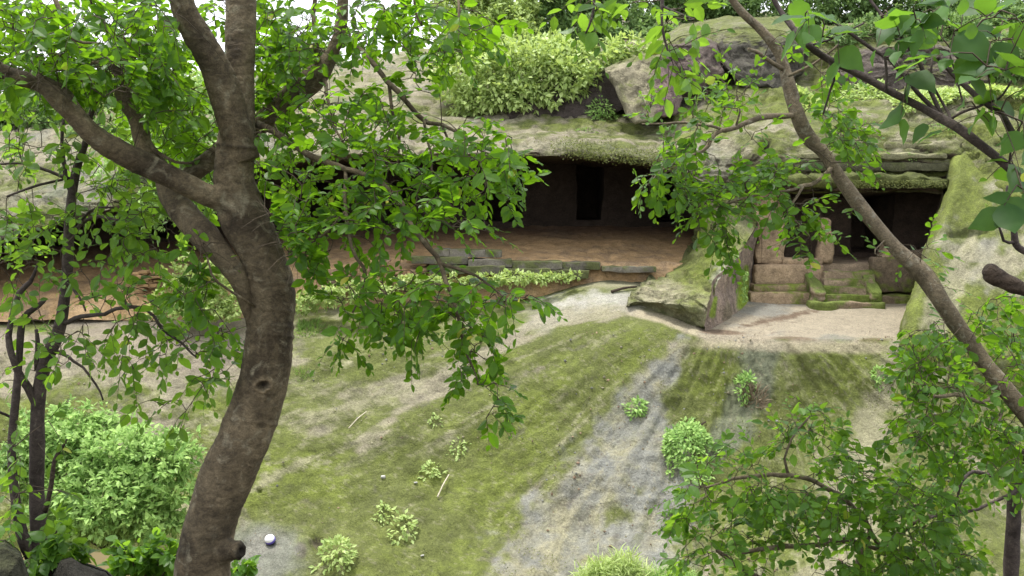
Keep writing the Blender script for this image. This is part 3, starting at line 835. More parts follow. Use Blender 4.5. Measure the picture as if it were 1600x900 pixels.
r_rows = [
    [(1484, 232, 36.5), (1486, 236, 32.6), (1530, 230, 32.4), (1600, 228, 32.2), (1750, 228, 32), (2100, 228, 32)],
    [(1484, 285, 36.5), (1482, 285, 31.2), (1530, 290, 30.9), (1600, 300, 30.6), (1750, 300, 30.4), (2100, 300, 30.4)],
    [(1464, 350, 35.5), (1462, 350, 30.0), (1520, 355, 29.7), (1600, 365, 29.4), (1750, 365, 29.2), (2100, 365, 29.2)],
    [(1444, 420, 34), (1442, 420, 28.8), (1500, 425, 28.4), (1600, 430, 28.2), (1750, 430, 28), (2100, 430, 28)],
    [(1430, 470, 33), (1424, 470, 27.9), (1490, 475, 27.6), (1600, 480, 27.4), (1750, 480, 27.2), (2100, 480, 27.2)],
    [(1416, 520, 31), (1411, 520, 27.1), (1480, 525, 26.9), (1600, 530, 26.6), (1750, 530, 26.4), (2100, 530, 26.4)],
    [(1412, 545, 30), (1407, 545, 26.8), (1480, 552, 26.5), (1600, 560, 26.2), (1750, 560, 26), (2100, 560, 26)],
    [(1412, 575, 29), (1407, 572, 27.2), (1480, 600, 26.3), (1600, 620, 26.1), (1750, 620, 25.9), (2100, 620, 25.9)],
]
side, _g, _n = patch("side_rock", r_rows, 150, 220, M_slope, right_col, lambda G, px, py: 0.12 * fbm(G, 4, 0.6) + 0.07 * fbm(G, 4, 2.5, 0.6) - 0.14 * ell(px, py, 1518, 362, 34, 5, -10))
add_flow(side, _g, *PJ(_g), 1900, 0)

# ------------------------------------------------------------------ the small cave: porch, stumps, steps
def stone_colf(base, moss=0.0, seed=0.0, mossc=MOSS_B):
    def f(V, nn=None):
        n = fbm(V, 4, 1.6, 0.6, seed); n2 = fbm(V, 3, 7.0, 0.6, seed)
        C = mixc_(np.broadcast_to(base, V.shape), base * 0.62, 0.3 + 1.1 * n)
        if moss > 0: C = mixc_(C, mossc, ss(0.5 - moss, 0.9 - moss, 0.45 + n + 0.5 * n2 + (0.25 * nn[..., 2] if nn is not None else 0)))
        return C * np.clip(1 + 0.35 * n2, 0.5, 1.5)[..., None]
    return f


def px_box(name, a, b, y0, y1, d0, d1, mat=M_cave, parent=None, dz=None, **k):
    """block whose front face (at d0) spans pixels a..b and y0..y1"""
    lo = (X_at(a, d0), d0, Z_at(y1, d0)); hi = (X_at(b, d0), d1, Z_at(y0, d0))
    return add_box(name, lo, hi, mat, parent, **k)

CAVE = empty("rock_cut_cave", P(1330, 470, 32), "small rock-cut cave with broken porch pillars and a dark doorway above the steps", "cave")
SAND = np.array([0.35, 0.255, 0.16]); SAND_D = np.array([0.24, 0.18, 0.12])
# inner walls, with the door
hole = [(X_at(1332, 35.2), X_at(1398, 35.2), Z_at(394, 35.2), Z_at(300, 35.2))]
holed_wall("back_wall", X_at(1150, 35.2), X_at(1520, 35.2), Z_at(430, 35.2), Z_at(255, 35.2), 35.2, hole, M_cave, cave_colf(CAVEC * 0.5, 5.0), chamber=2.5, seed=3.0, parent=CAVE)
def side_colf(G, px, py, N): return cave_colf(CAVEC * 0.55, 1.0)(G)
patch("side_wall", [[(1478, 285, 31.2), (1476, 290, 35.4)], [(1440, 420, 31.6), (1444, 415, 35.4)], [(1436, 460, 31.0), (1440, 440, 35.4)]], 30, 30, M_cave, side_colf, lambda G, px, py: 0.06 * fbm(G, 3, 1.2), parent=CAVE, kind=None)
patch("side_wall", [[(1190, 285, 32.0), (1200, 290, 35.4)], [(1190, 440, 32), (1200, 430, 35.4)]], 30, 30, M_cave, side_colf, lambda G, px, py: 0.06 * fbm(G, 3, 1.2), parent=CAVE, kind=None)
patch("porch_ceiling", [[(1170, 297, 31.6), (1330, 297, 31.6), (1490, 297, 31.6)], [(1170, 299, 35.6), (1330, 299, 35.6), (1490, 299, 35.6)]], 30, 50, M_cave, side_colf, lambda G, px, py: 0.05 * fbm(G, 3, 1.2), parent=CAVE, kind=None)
px_box("porch_floor", 1182, 1452, 411, 462, 32.1, 35.3, parent=CAVE, colf=stone_colf(SAND_D * 1.1), amp=0.05, rnd=0.08, seg=0.1)
# plinth mouldings
px_box("plinth", 1182, 1292, 413, 447, 31.75, 32.3, parent=CAVE, colf=stone_colf(SAND * 1.05, seed=2), amp=0.05, rnd=0.1, seg=0.08)
px_box("plinth", 1368, 1436, 402, 458, 31.78, 32.3, parent=CAVE, colf=stone_colf(SAND_D * 0.7, 0.05, 4), amp=0.06, rnd=0.08, seg=0.08)
px_box("plinth_moulding", 1180, 1290, 444, 458, 31.45, 32.2, parent=CAVE, colf=stone_colf(SAND * 0.9, 0.05, 6), amp=0.05, rnd=0.07, seg=0.08)
px_box("plinth_moulding", 1384, 1434, 461, 490, 31.4, 32.2, parent=CAVE, colf=stone_colf(SAND_D * 0.9, 0.3, 8), amp=0.05, rnd=0.07, seg=0.08)
px_box("plinth_foot", 1176, 1286, 457, 490, 31.1, 32.2, parent=CAVE, colf=stone_colf(SAND * 0.95, 0.1, 9), amp=0.04, rnd=0.06, seg=0.08)

def flare(k, wob=0.3, top=1.0):
    def t(V, lo, hi):
        h = np.clip((V[:, 2] - lo[2]) / (hi[2] - lo[2]), 0, 1); c = (lo[0] + hi[0]) / 2
        s = top + (k - top) * (1 - h) ** 1.5
        V = V.copy(); V[:, 0] = c + (V[:, 0] - c) * s + wob * 0.12 * fbm(V3(V[:, 2] * 2, V[:, 1], 1.0), 3)
        return V
    return t
px_box("porch_pillar", 1186, 1229, 300, 414, 32.0, 32.7, parent=CAVE, colf=stone_colf(SAND, seed=12), amp=0.09, rnd=0.08, seg=0.08, taper=flare(1.06, 0.8))
px_box("pillar_stump", 1284, 1306, 340, 414, 32.0, 32.6, parent=CAVE, colf=stone_colf(SAND, seed=15), amp=0.08, rnd=0.14, seg=0.07, taper=flare(1.35, 0.8, 0.75))
px_box("pillar_stump", 1386, 1408, 372, 414, 31.95, 32.6, parent=CAVE, colf=stone_colf(SAND * 0.8, seed=18), amp=0.08, rnd=0.14, seg=0.07, taper=flare(1.7, 0.6, 0.8))
px_box("window_sill", 1226, 1290, 403, 415, 31.9, 32.5, parent=CAVE, colf=stone_colf(SAND, seed=20), amp=0.05, rnd=0.07, seg=0.08)
px_box("low_wall", 1396, 1450, 392, 415, 31.95, 32.6, parent=CAVE, colf=stone_colf(SAND_D * 0.7, seed=21), amp=0.05, rnd=0.07, seg=0.08)
# eave and bands above
px_box("eave", 1176, 1484, 274, 291, 31.3, 33.0, M_rock, CAVE, colf=stone_colf(MOSS * 0.9, -0.1, 22, MOSS_D), amp=0.22, rnd=0.12, seg=0.1)
px_box("eave_underside", 1180, 1478, 289, 297, 31.7, 33.2, M_rock, CAVE, colf=stone_colf(BROWN * 0.8, 0.12, 23, MOSS_D), amp=0.08, rnd=0.06, seg=0.1)
px_box("rock_band", 1182, 1486, 254, 268, 32.0, 33.4, M_rock, CAVE, colf=stone_colf(np.array([0.10, 0.098, 0.055]), 0.05, 24, MOSS_D), amp=0.08, rnd=0.08, seg=0.1)
px_box("rock_band", 1196, 1478, 240, 248, 32.0, 33.6, M_rock, CAVE, colf=stone_colf(np.array([0.22, 0.21, 0.12]), 0.1, 25, MOSS), amp=0.08, rnd=0.08, seg=0.1)
px_box("rock_band", 1380, 1484, 222, 232, 32.3, 33.8, M_rock, CAVE, colf=stone_colf(np.array([0.22, 0.21, 0.12]), 0.1, 27, MOSS), amp=0.09, rnd=0.09, seg=0.1)

STEPS = empty("stone_steps", P(1330, 478, 31), "flight of worn stone steps covered in green moss between two low cheek walls", "steps")
ys = [474, 461, 448, 436, 424]
dd = [30.75, 31.0, 31.25, 31.5, 31.75]
for i in range(4):
    px_box("step", 1292, 1368, ys[i + 1], ys[0] + 4, dd[i], dd[i + 1] + 0.15, parent=STEPS, colf=stone_colf(SAND_D * 1.15, [0.42, 0.36, 0.32, 0.12][i], 30 + i, np.array([0.12, 0.155, 0.030])), amp=0.045, rnd=0.025, seg=0.05)
def slant(V, lo, hi):
    V = V.copy(); h = (V[:, 2] - lo[2]) / (hi[2] - lo[2]); f = (V[:, 1] - lo[1]) / (hi[1] - lo[1])
    V[:, 2] = lo[2] + (hi[2] - lo[2]) * h * (0.42 + 0.58 * np.clip(f * 1.3, 0, 1)); return V
px_box("cheek_wall", 1276, 1294, 430, 476, 30.7, 32.0, parent=STEPS, colf=stone_colf(SAND_D, 0.42, 40, np.array([0.105, 0.135, 0.032])), amp=0.1, rnd=0.08, seg=0.06, taper=slant)
px_box("cheek_wall", 1366, 1386, 428, 477, 30.65, 32.0, parent=STEPS, colf=stone_colf(SAND_D, 0.40, 42, np.array([0.115, 0.15, 0.032])), amp=0.1, rnd=0.08, seg=0.06, taper=slant)
px_box("step_footing", 1272, 1390, 472, 490, 30.5, 31.0, parent=STEPS, colf=stone_colf(SAND_D, 0.36, 44, np.array([0.12, 0.15, 0.035])), amp=0.06, rnd=0.06, seg=0.06)

# kerb of long dressed blocks before the long cave
KERB = empty("stone_kerb", P(800, 430, 30.6), "low kerb of long grey dressed blocks edging the earth floor of the long cave", "kerb")
BLK = np.array([0.150, 0.135, 0.108])
def course(xs, yt, h, d0, d1, base, moss, seed, jit=1.0):
    for i in range(len(xs) - 1):
        a, b = xs[i] + 0.2, xs[i + 1] - 0.2
        ym = np.interp((a + b) / 2, yt[0], yt[1]) + 0.4 * jit * (random.random() - .5)
        px_box("kerb_block", a, b, ym, ym + h, d0 + random.uniform(-.03, .03), d1, M_cave, KERB,
               colf=stone_colf(base * random.uniform(.9, 1.1), moss + 0.08, seed + i, MOSS_D * 1.3), amp=0.05, rnd=0.02, seg=0.07)
course([676, 702, 733, 758, 784], ([680, 784], [389, 392]), 11, 30.95, 31.5, BLK * 1.25, 0.0, 50)
course([640, 730, 800, 880, 940], ([640, 690, 800, 940], [404, 401, 408, 411]), 12, 30.75, 31.4, BLK, 0.05, 60)
course([668, 790, 862, 922], ([660, 922], [413, 424]), 13, 30.6, 31.2, BLK * 0.8, 0.3, 70)
course([942, 974, 996, 1028], ([942, 1028], [417, 418]), 8, 30.6, 31.2, BLK * 1.15, 0.15, 80)

# masonry rubble at the end of the earth floor
RUB = empty("rubble_wall", P(225, 445, 31), "crumbling patch of orange stones at the earth bank's edge, behind the sapling leaves", "stones")
for i in range(26):
    a = 200 + 9 * (i % 6) + random.uniform(-3, 3); y = 424 + 6.5 * (i // 6) + random.uniform(-1.5, 1.5)
    w_, h_ = random.uniform(9, 16), random.uniform(4, 6)
    px_box("stone", a, a + w_, y, y + h_, 31.0 + random.uniform(-.12, .05), 31.5, M_cave, RUB, colf=stone_colf(ORANGE * random.uniform(.6, 1.05), 0, i), amp=0.06, rnd=0.06, seg=0.12)
RUB2 = empty("rubble_bank", P(590, 440, 31), "eroded bank of broken earth-brown stones beside the end of the grey kerb", "stones")
for i in range(46):
    a = random.uniform(480, 690); y = np.interp(a, [480, 560, 690], [425, 412, 405]) + random.uniform(-4, 30)
    w_, h_ = random.uniform(10, 26), random.uniform(5, 11)
    px_box("stone", a, a + w_, y, y + h_, 30.95 - (y - 415) * 0.012 + random.uniform(-.1, .05), 31.6, M_cave, RUB2, colf=stone_colf(mixc_(ORANGE[None], BROWN * 1.3, np.array([random.random()]))[0], 0.0, i), amp=0.09, rnd=0.09, seg=0.12)

# ------------------------------------------------------------------ boulders
def boulder(name, corners_px, d0, d1, label, cat, base, moss, seed, tilt=0.0, amp=0.15, backshift=(0, 0), mossc=MOSS, side=None):
    """prism with the outline seen in the photo, front at d0 and back at d1, hewn rough; outline slightly domed"""
    c = np.array(corners_px, float)
    # resample outline
    pts = []
    for i in range(len(c)):
        a, b = c[i], c[(i + 1) % len(c)]; n = max(2, int(np.hypot(*(b - a)) / 5))
        for k in range(n): pts.append(a + (b - a) * k / n)
    pts = np.array(pts); ctr = pts.mean(0); S = Soup()
    rings = []
    for f, s, d in [(0, 0.02, d0 - 0.1), (0, 0.35, d0 - 0.08), (0, 0.7, d0), (0, 0.93, d0 + 0.06), (0, 1.0, d0 + 0.35), (1, 1.03, (d0 + d1) / 2), (1, 0.98, d1), (1, 0.4, d1 + .1)]:
        q = ctr + (pts - ctr) * s + np.array(backshift) * f
        dd_ = d + tilt * ((q[:, 1] - ctr[1]) / max(1, np.ptp(pts[:, 1])))
        rings.append(P(q[:, 0], q[:, 1], dd_))
    G = np.array(rings)
    G = cr_eval(G, 40)
    G = G + V3(fbm(G, 4, 0.8, 0.6, seed), fbm(G, 4, 0.8, 0.6, seed + 3), fbm(G, 4, 0.8, 0.6, seed + 7)) * amp
    G[..., 1] += fbm(G, 4, 3.0, 0.65, seed) * amp * 0.8 + (np.floor(2.5 * fbm(G, 2, 0.7, 0.5, seed)) * 0.35) * amp
    n, k = G.shape[:2]
    idx = np.arange(n * k).reshape(n, k); nx = np.roll(idx, -1, 1)
    q = np.stack([idx[:-1], idx[1:], nx[1:], nx[:-1]], -1).reshape(-1, 4)
    N = grid_normals(G); ce = G.mean((0, 1)); N *= np.sign(((G - ce) * N).sum(-1, keepdims=True) + 1e-9)
    n1 = fbm(G, 4, 0.9, 0.6, seed); n2 = fbm(G, 4, 4, 0.6, seed)
    C = mixc_(np.broadcast_to(base, G.shape), base * 0.6, 0.3 + n1)
    C = mixc_(C, mossc, ss(0.2, 0.7, moss + 0.55 * N[..., 2] + 0.5 * n1 + 0.3 * n2))
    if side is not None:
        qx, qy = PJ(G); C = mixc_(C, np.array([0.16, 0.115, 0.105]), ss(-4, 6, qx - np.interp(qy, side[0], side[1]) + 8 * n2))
    C = C * np.clip(1 + 0.35 * n2, 0.5, 1.5)[..., None]
    V = G.reshape(-1, 3)
    o = link(name, mesh_np(name, V, [q, idx[-1][::-1][None], idx[0][None]], M_rock, True, C.reshape(-1, 3)))
    return tag(o, label, cat)

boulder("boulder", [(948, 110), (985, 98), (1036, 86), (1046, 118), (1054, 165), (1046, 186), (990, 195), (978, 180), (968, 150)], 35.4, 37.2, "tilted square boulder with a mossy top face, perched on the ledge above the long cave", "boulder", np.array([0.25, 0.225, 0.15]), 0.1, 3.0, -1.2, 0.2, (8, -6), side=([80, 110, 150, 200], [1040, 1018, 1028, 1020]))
boulder("boulder", [(1044, 84), (1052, 68), (1098, 60), (1114, 66), (1118, 88), (1130, 112), (1116, 128), (1088, 150), (1056, 158), (1040, 132)], 37.4, 40, "rounded brown boulder behind the tilted square one, under the overhanging shelf", "boulder", np.array([0.125, 0.098, 0.085]), -0.25, 8.0, -1.0, 0.25)
boulder("boulder", [(1122, 70), (1128, 58), (1182, 66), (1246, 62), (1262, 84), (1254, 118), (1216, 140), (1160, 134), (1132, 108)], 37.8, 42, "broad dark boulder with a long flat face, beside the rounded brown one", "boulder", np.array([0.085, 0.078, 0.062]), -0.12, 11.0, -1.0, 0.3)
boulder("rock_shelf", [(985, 96), (1020, 80), (1070, 54), (1130, 44), (1210, 42), (1262, 50), (1256, 64), (1180, 66), (1130, 70), (1060, 80), (1000, 102)], 38.4, 46, "long flat mossy shelf of rock lying over the dark boulders", "rock", np.array([0.23, 0.215, 0.145]), 0.15, 14.0, -2.5, 0.2, (0, -14))
boulder("boulder", [(1300, 88), (1380, 70), (1470, 72), (1540, 90), (1560, 128), (1480, 142), (1360, 140), (1300, 130)], 37.6, 42, "grey-brown boulder behind the thin branches, above the bright grass ledge", "boulder", np.array([0.12, 0.098, 0.085]), -0.15, 17.0, -1.0, 0.3)
boulder("low_rock", [(770, 148), (860, 128), (950, 110), (975, 140), (984, 168), (940, 182), (860, 186), (790, 190)], 37.0, 42, "low dark rock face overhung by the pale yellow-green shrub", "rock", np.array([0.085, 0.068, 0.06]), -0.5, 20.0, -0.6, 0.2)

# ------------------------------------------------------------------ stream, bank and hill behind
def flat(name, x0, x1, y0, y1, z, nx, ny, mat, colf, amp, kind="structure", zf=None):
    X, Y = np.meshgrid(np.linspace(x0, x1, nx), np.linspace(y0, y1, ny))
    Z = np.full_like(X, z) if zf is None else zf(X, Y)
    G = V3(X, Y, Z); G[..., 2] += amp * fbm(G, 4, 0.6)
    o = link(name, mesh_np(name, G.reshape(-1, 3), grid_faces(ny, nx, True), mat, True, colf(G).reshape(-1, 3)))
    o["kind"] = kind; return o
flat("ground", -260, 260, -200, 300, -10.6, 80, 80, M_rock, lambda G: np.broadcast_to(BROWN, G.shape), 0.4)
M_water, wt, wout = newmat("muddy_water")
_b = N_(wt, "ShaderNodeBsdfPrincipled"); _b.inputs["Base Color"].default_value = (0.15, 0.118, 0.062, 1); _b.inputs["Roughness"].default_value = 0.35; _b.inputs["Specular IOR Level"].default_value = 0.2
_n = noise_node(wt, 3.0, 4, 0.6, N_(wt, "ShaderNodeNewGeometry").outputs["Position"]); _bp = N_(wt, "ShaderNodeBump"); _bp.inputs["Strength"].default_value = 0.2
wt.links.new(_n.outputs[0], _bp.inputs["Height"]); wt.links.new(_bp.outputs[0], _b.inputs["Normal"]); wt.links.new(_b.outputs[0], wout.inputs[0])
flat("stream_water", -30, 30, 12, 26, -9.0, 40, 12, M_water, lambda G: np.broadcast_to(BROWN, G.shape), 0.0)
def bank_z(X, Y):
    return np.interp(Y, [-30, 0, 2, 5, 7, 12, 17, 19], [-1.2, -1.55, -1.9, -2.75, -3.8, -7.2, -9.4, -10.5])
def bank_col(G):
    n = fbm(G, 4, 1.2); return mixc_(np.broadcast_to(np.array([0.09, 0.075, 0.05]), G.shape), MOSS_D, ss(-0.2, 0.4, n))
flat("near_bank", -28, 28, -30, 19, 0, 160, 150, M_rock, bank_col, 0.25, zf=bank_z)
def hill_z(X, Y):
    return -1.0 + 11.5 * ss(40, 70, Y) + 14 * ss(0, 35, X + 4) * ss(44, 90, Y) - 4 * ss(0, -40, X)
flat("hill", -140, 140, 46, 170, 0, 90, 70, M_rock, lambda G: mixc_(np.broadcast_to(MOSS, G.shape), TAN, fbm(G, 4, 0.1)), 0.5,
     zf=lambda X, Y: np.interp(Y, [46, 60, 100, 170], [2.6, 4.6, 5.5, 5.5]) + np.interp(X, [-8, 6, 30], [-0.5, 1.5, 5.0]) * ss(46, 60, Y))

# ------------------------------------------------------------------ foliage tools
def leaf_template(kind="full"):
    if kind == "full":       # pointed oval, folded along the midrib, drooping
        t = np.array([0.0, 0.22, 0.5, 0.78, 1.0]); hw = np.array([0.0, 0.17, 0.235, 0.16, 0.0])
        V = [(0, 0, 0)]
        for k in (1, 2, 3):
            z = -0.16 * t[k] ** 2
            V += [(t[k], -hw[k], z + 0.30 * hw[k]), (t[k], 0, z), (t[k], hw[k], z + 0.30 * hw[k])]
        V.append((1, 0, -0.16))
        Fc = [(0, 1, 2), (0, 2, 3)]
        for k in (0, 1):
            a = 1 + 3 * k
            Fc += [(a, a + 3, a + 4), (a, a + 4, a + 1), (a + 1, a + 4, a + 5), (a + 1, a + 5, a + 2)]
        Fc += [(7, 10, 8), (8, 10, 9)]
    elif kind == "round":    # obovate
        t = np.array([0.0, 0.25, 0.6, 0.86, 1.0]); hw = np.array([0.0, 0.18, 0.31, 0.22, 0.0])
        V = [(0, 0, 0)]
        for k in (1, 2, 3):
            z = -0.10 * t[k] ** 2
            V += [(t[k], -hw[k], z + 0.22 * hw[k]), (t[k], 0, z), (t[k], hw[k], z + 0.22 * hw[k])]
        V.append((1, 0, -0.10))
        Fc = [(0, 1, 2), (0, 2, 3)]
        for k in (0, 1):
            a = 1 + 3 * k
            Fc += [(a, a + 3, a + 4), (a, a + 4, a + 1), (a + 1, a + 4, a + 5), (a + 1, a + 5, a + 2)]
        Fc += [(7, 10, 8), (8, 10, 9)]
    elif kind == "big":      # broad pointed leaf with more outline points
        t = np.array([0.10, 0.28, 0.48, 0.68, 0.86]); hw = np.array([0.20, 0.335, 0.35, 0.26, 0.11])
        V = [(0, 0, 0)]
        for k in range(5):
            z = -0.12 * t[k] ** 2
            V += [(t[k] - 0.03, -hw[k], z + 0.22 * hw[k] + 0.02 * (-1) ** k), (t[k], 0, z), (t[k] - 0.03, hw[k], z + 0.22 * hw[k] - 0.02 * (-1) ** k)]
        V.append((1, 0, -0.16))
        Fc = [(0, 1, 2), (0, 2, 3)]
        for k in range(4):
            a = 1 + 3 * k
            Fc += [(a, a + 3, a + 4), (a, a + 4, a + 1), (a + 1, a + 4, a + 5), (a + 1, a + 5, a + 2)]
        Fc += [(13, 16, 14), (14, 16, 15)]
    elif kind == "blade":
        V = [(0, -0.03, 0), (0, 0.03, 0), (0.5, 0.028, 0.10), (0.5, -0.028, 0.10), (1, 0, -0.08)]
        Fc = [(0, 1, 2), (0, 2, 3), (3, 2, 4)]
    else:                    # small far leaf
        V = [(0, 0, 0), (0.45, -0.25, 0.06), (0.45, 0.25, 0.06), (1, 0, -0.08), (0.45, 0, 0.0)]
        Fc = [(0, 1, 4), (0, 4, 2), (1, 3, 4), (4, 3, 2)]
    return np.array(V, float), np.array(Fc, np.int32)


TPL = {k: leaf_template(k) for k in ("full", "round", "big", "blade", "far")}


def frames(d, up):
    d = d / np.maximum(np.linalg.norm(d, axis=-1, keepdims=True), 1e-9)
    y = np.cross(up, d); y /= np.maximum(np.linalg.norm(y, axis=-1, keepdims=True), 1e-9)
    z = np.cross(d, y)
    return d, y, z


def leaf_soup(name, pos, d, up, length, mat, parent=None, kind="far", width=1.0, var=None, stuff=True):
    V0, F0 = TPL[kind]
    x, y, z = frames(d, up)
    V0 = V0 * np.array([1, width, 1])
    V = pos[:, None] + length[:, None, None] * (V0[None, :, 0:1] * x[:, None] + V0[None, :, 1:2] * y[:, None] + V0[None, :, 2:3] * z[:, None])
    n = len(pos); k = len(V0)
    Fc = (F0[None] + (np.arange(n) * k)[:, None, None]).reshape(-1, F0.shape[1])
    if var is None: var = RNG.random(n) * 0.94
    me = mesh_np(name, V.reshape(-1, 3), Fc, mat, kind == 'big', None, np.repeat(var, k))
    o = link(name, me, parent)
    if stuff: o["kind"] = "stuff"
    return o


LEAFMESH = {}
def leaf_parts(pos, d, up, length, var, mat, parent, kind, width=1.0, name="leaf"):
    """single leaves as parts sharing a few meshes"""
    V0, F0 = TPL[kind]
    x, y, z = frames(d, up)
    for i in range(len(pos)):
        q = 8 if var[i] > 0.99 else int(np.clip(var[i], 0, 0.999) * 8)
        key = (mat.name, kind, q)
        if key not in LEAFMESH:
            LEAFMESH[key] = mesh_np(name, V0 * np.array([1, width, 1]), F0, mat, kind == 'big', None, np.full(len(V0), (q + 0.5) / 8))
        o = bpy.data.objects.new(name, LEAFMESH[key])
        scene.collection.objects.link(o)
        o.parent = parent
        m = np.eye(4); L = length[i]
        m[:3, 0] = x[i] * L; m[:3, 1] = y[i] * L; m[:3, 2] = z[i] * L
        m[:3, 3] = pos[i] - np.array(parent.location)
        o.matrix_local = Matrix([[float(c) for c in q_] for q_ in m])


def smooth_path(pts, n=None):
    pts = np.asarray(pts, float)
    L = np.linalg.norm(np.diff(pts, axis=0), axis=1).sum()
    return cr_eval(pts, n or max(6, int(L / 0.06)))


def branch_path(spec):
    """spec rows (px, py, d, width px) -> world points and radii"""
    s = np.array(spec, float)
    pts = P(s[:, 0], s[:, 1], s[:, 2]); rad = s[:, 3] / 2 * s[:, 2] / F
    L = np.linalg.norm(np.diff(pts, axis=0), axis=1).sum()
    n = max(6, int(L / 0.05))
    A = cr_eval(np.concatenate([pts, rad[:, None]], 1), n)
    return A[:, :3], np.maximum(A[:, 3], 0.0008)


def sprays(tips, dirs, rng, nleaf=(6, 10), leaf_len=(0.05, 0.085), droop=0.35, spread=0.9, stem=(0.12, 0.22)):
    """leafy twig ends: alternate leaves on a short curved stem. returns leaf arrays + stem polylines"""
    LP, LD, LU, LL = [], [], [], []; stems = []
    for t, d in zip(tips, dirs):
        d = d / max(np.linalg.norm(d), 1e-9)
        d = d + rng.normal(0, 0.35, 3); d[2] -= droop * rng.random(); d /= np.linalg.norm(d)
        L = rng.uniform(*stem); n = rng.integers(*nleaf)
        up = np.array([0, 0, 1.0]) + rng.normal(0, 0.35, 3)
        side = np.cross(d, up); side /= max(np.linalg.norm(side), 1e-9); nrm = np.cross(side, d)
        st = np.array([t, t + d * L * 0.5, t + d * L + np.array([0, 0, -0.12 * L])])
        stems.append(st)
        for k in range(n):
            f = 0.12 + 0.88 * k / max(1, n - 1)
            p = t + d * L * f + np.array([0, 0, -0.12 * L * f * f])
            s = 1 if k % 2 else -1
            a = math.radians(rng.uniform(38, 70)) * (1 - 0.6 * (f > 0.95))
            ld = d * math.cos(a) + side * s * math.sin(a) * spread + rng.normal(0, 0.16, 3); ld[2] -= 0.25 * rng.random()
            LP.append(p); LD.append(ld); LU.append(nrm + rng.normal(0, 0.42, 3)); LL.append(rng.uniform(*leaf_len) * (0.6 + 0.6 * math.sin(math.pi * min(1, f + 0.15))) * rng.uniform(0.6, 1.22))
    return np.array(LP), np.array(LD), np.array(LU), np.array(LL), stems


def grow(nodes, tips, rng, step=0.12, sag=0.05):
    """connect every tip to the nearest twig already grown. returns polylines and incoming directions"""
    nodes = list(map(np.array, nodes)); N = np.array(nodes)
    d0 = np.array([np.min(((N - t) ** 2).sum(1)) for t in tips]); order = np.argsort(d0)
    buf = np.zeros((len(N) + 60 * len(tips), 3)); buf[:len(N)] = N; m = len(N)
    lines = []; dirs = np.zeros((len(tips), 3))
    for i in order:
        t = tips[i]
        k = int(np.argmin(((buf[:m] - t) ** 2).sum(1))); a = buf[k]
        L = np.linalg.norm(t - a); n = int(max(2, min(30, L / step)))
        f = np.linspace(0, 1, n + 1)[:, None]
        off = rng.normal(0, 0.10, 3) * L; off[2] += 0.10 * L
        line = a * (1 - f) + t * f + np.sin(f * math.pi) * off
        lines.append(line); dirs[i] = line[-1] - line[-2]
        buf[m:m + n] = line[1:]; m += n
    return lines, dirs


def blob_points(blobs, rng, k=1.0):
    """blobs: (cx, cy, rx, ry, n, d0, d1[, angle]) ellipses in the photograph, filled between two distances"""
    out = []
    for b in blobs:
        cx, cy, rx, ry, n, d0, d1 = b[:7]; n = max(1, int(round(n * k))); ang = math.radians(b[7]) if len(b) > 7 else 0
        r = np.sqrt(rng.random(n)); a = rng.random(n) * 2 * math.pi
        x = r * np.cos(a) * rx; y = r * np.sin(a) * ry
        out.append(P(cx + x * math.cos(ang) - y * math.sin(ang), cy + x * math.sin(ang) + y * math.cos(ang), rng.uniform(d0, d1, n)))
    return np.concatenate(out)


BARE = []      # stems that carry no leaves of their own: (path, radii, share of leaves kept in front)
def bare(spec, keep):
    p, r = branch_path(spec); BARE.append((p[::3], r[::3], keep))


def clear_of_stems(q, rng):
    ok = np.ones(len(q), bool); px, py = PJ(q); dist = np.linalg.norm(q, axis=1)
    for p, r, keep in BARE:
        bx, by = PJ(p); bd = np.linalg.norm(p, axis=1); rr = r / bd * F
        k = np.argmin(np.hypot(px[:, None] - bx, py[:, None] - by) - rr, axis=1)
        hit = (np.hypot(px - bx[k], py - by[k]) < rr[k] + 7) & (dist < bd[k] + 0.05)
        ok &= ~(hit & (rng.random(len(q)) > keep))
    return ok


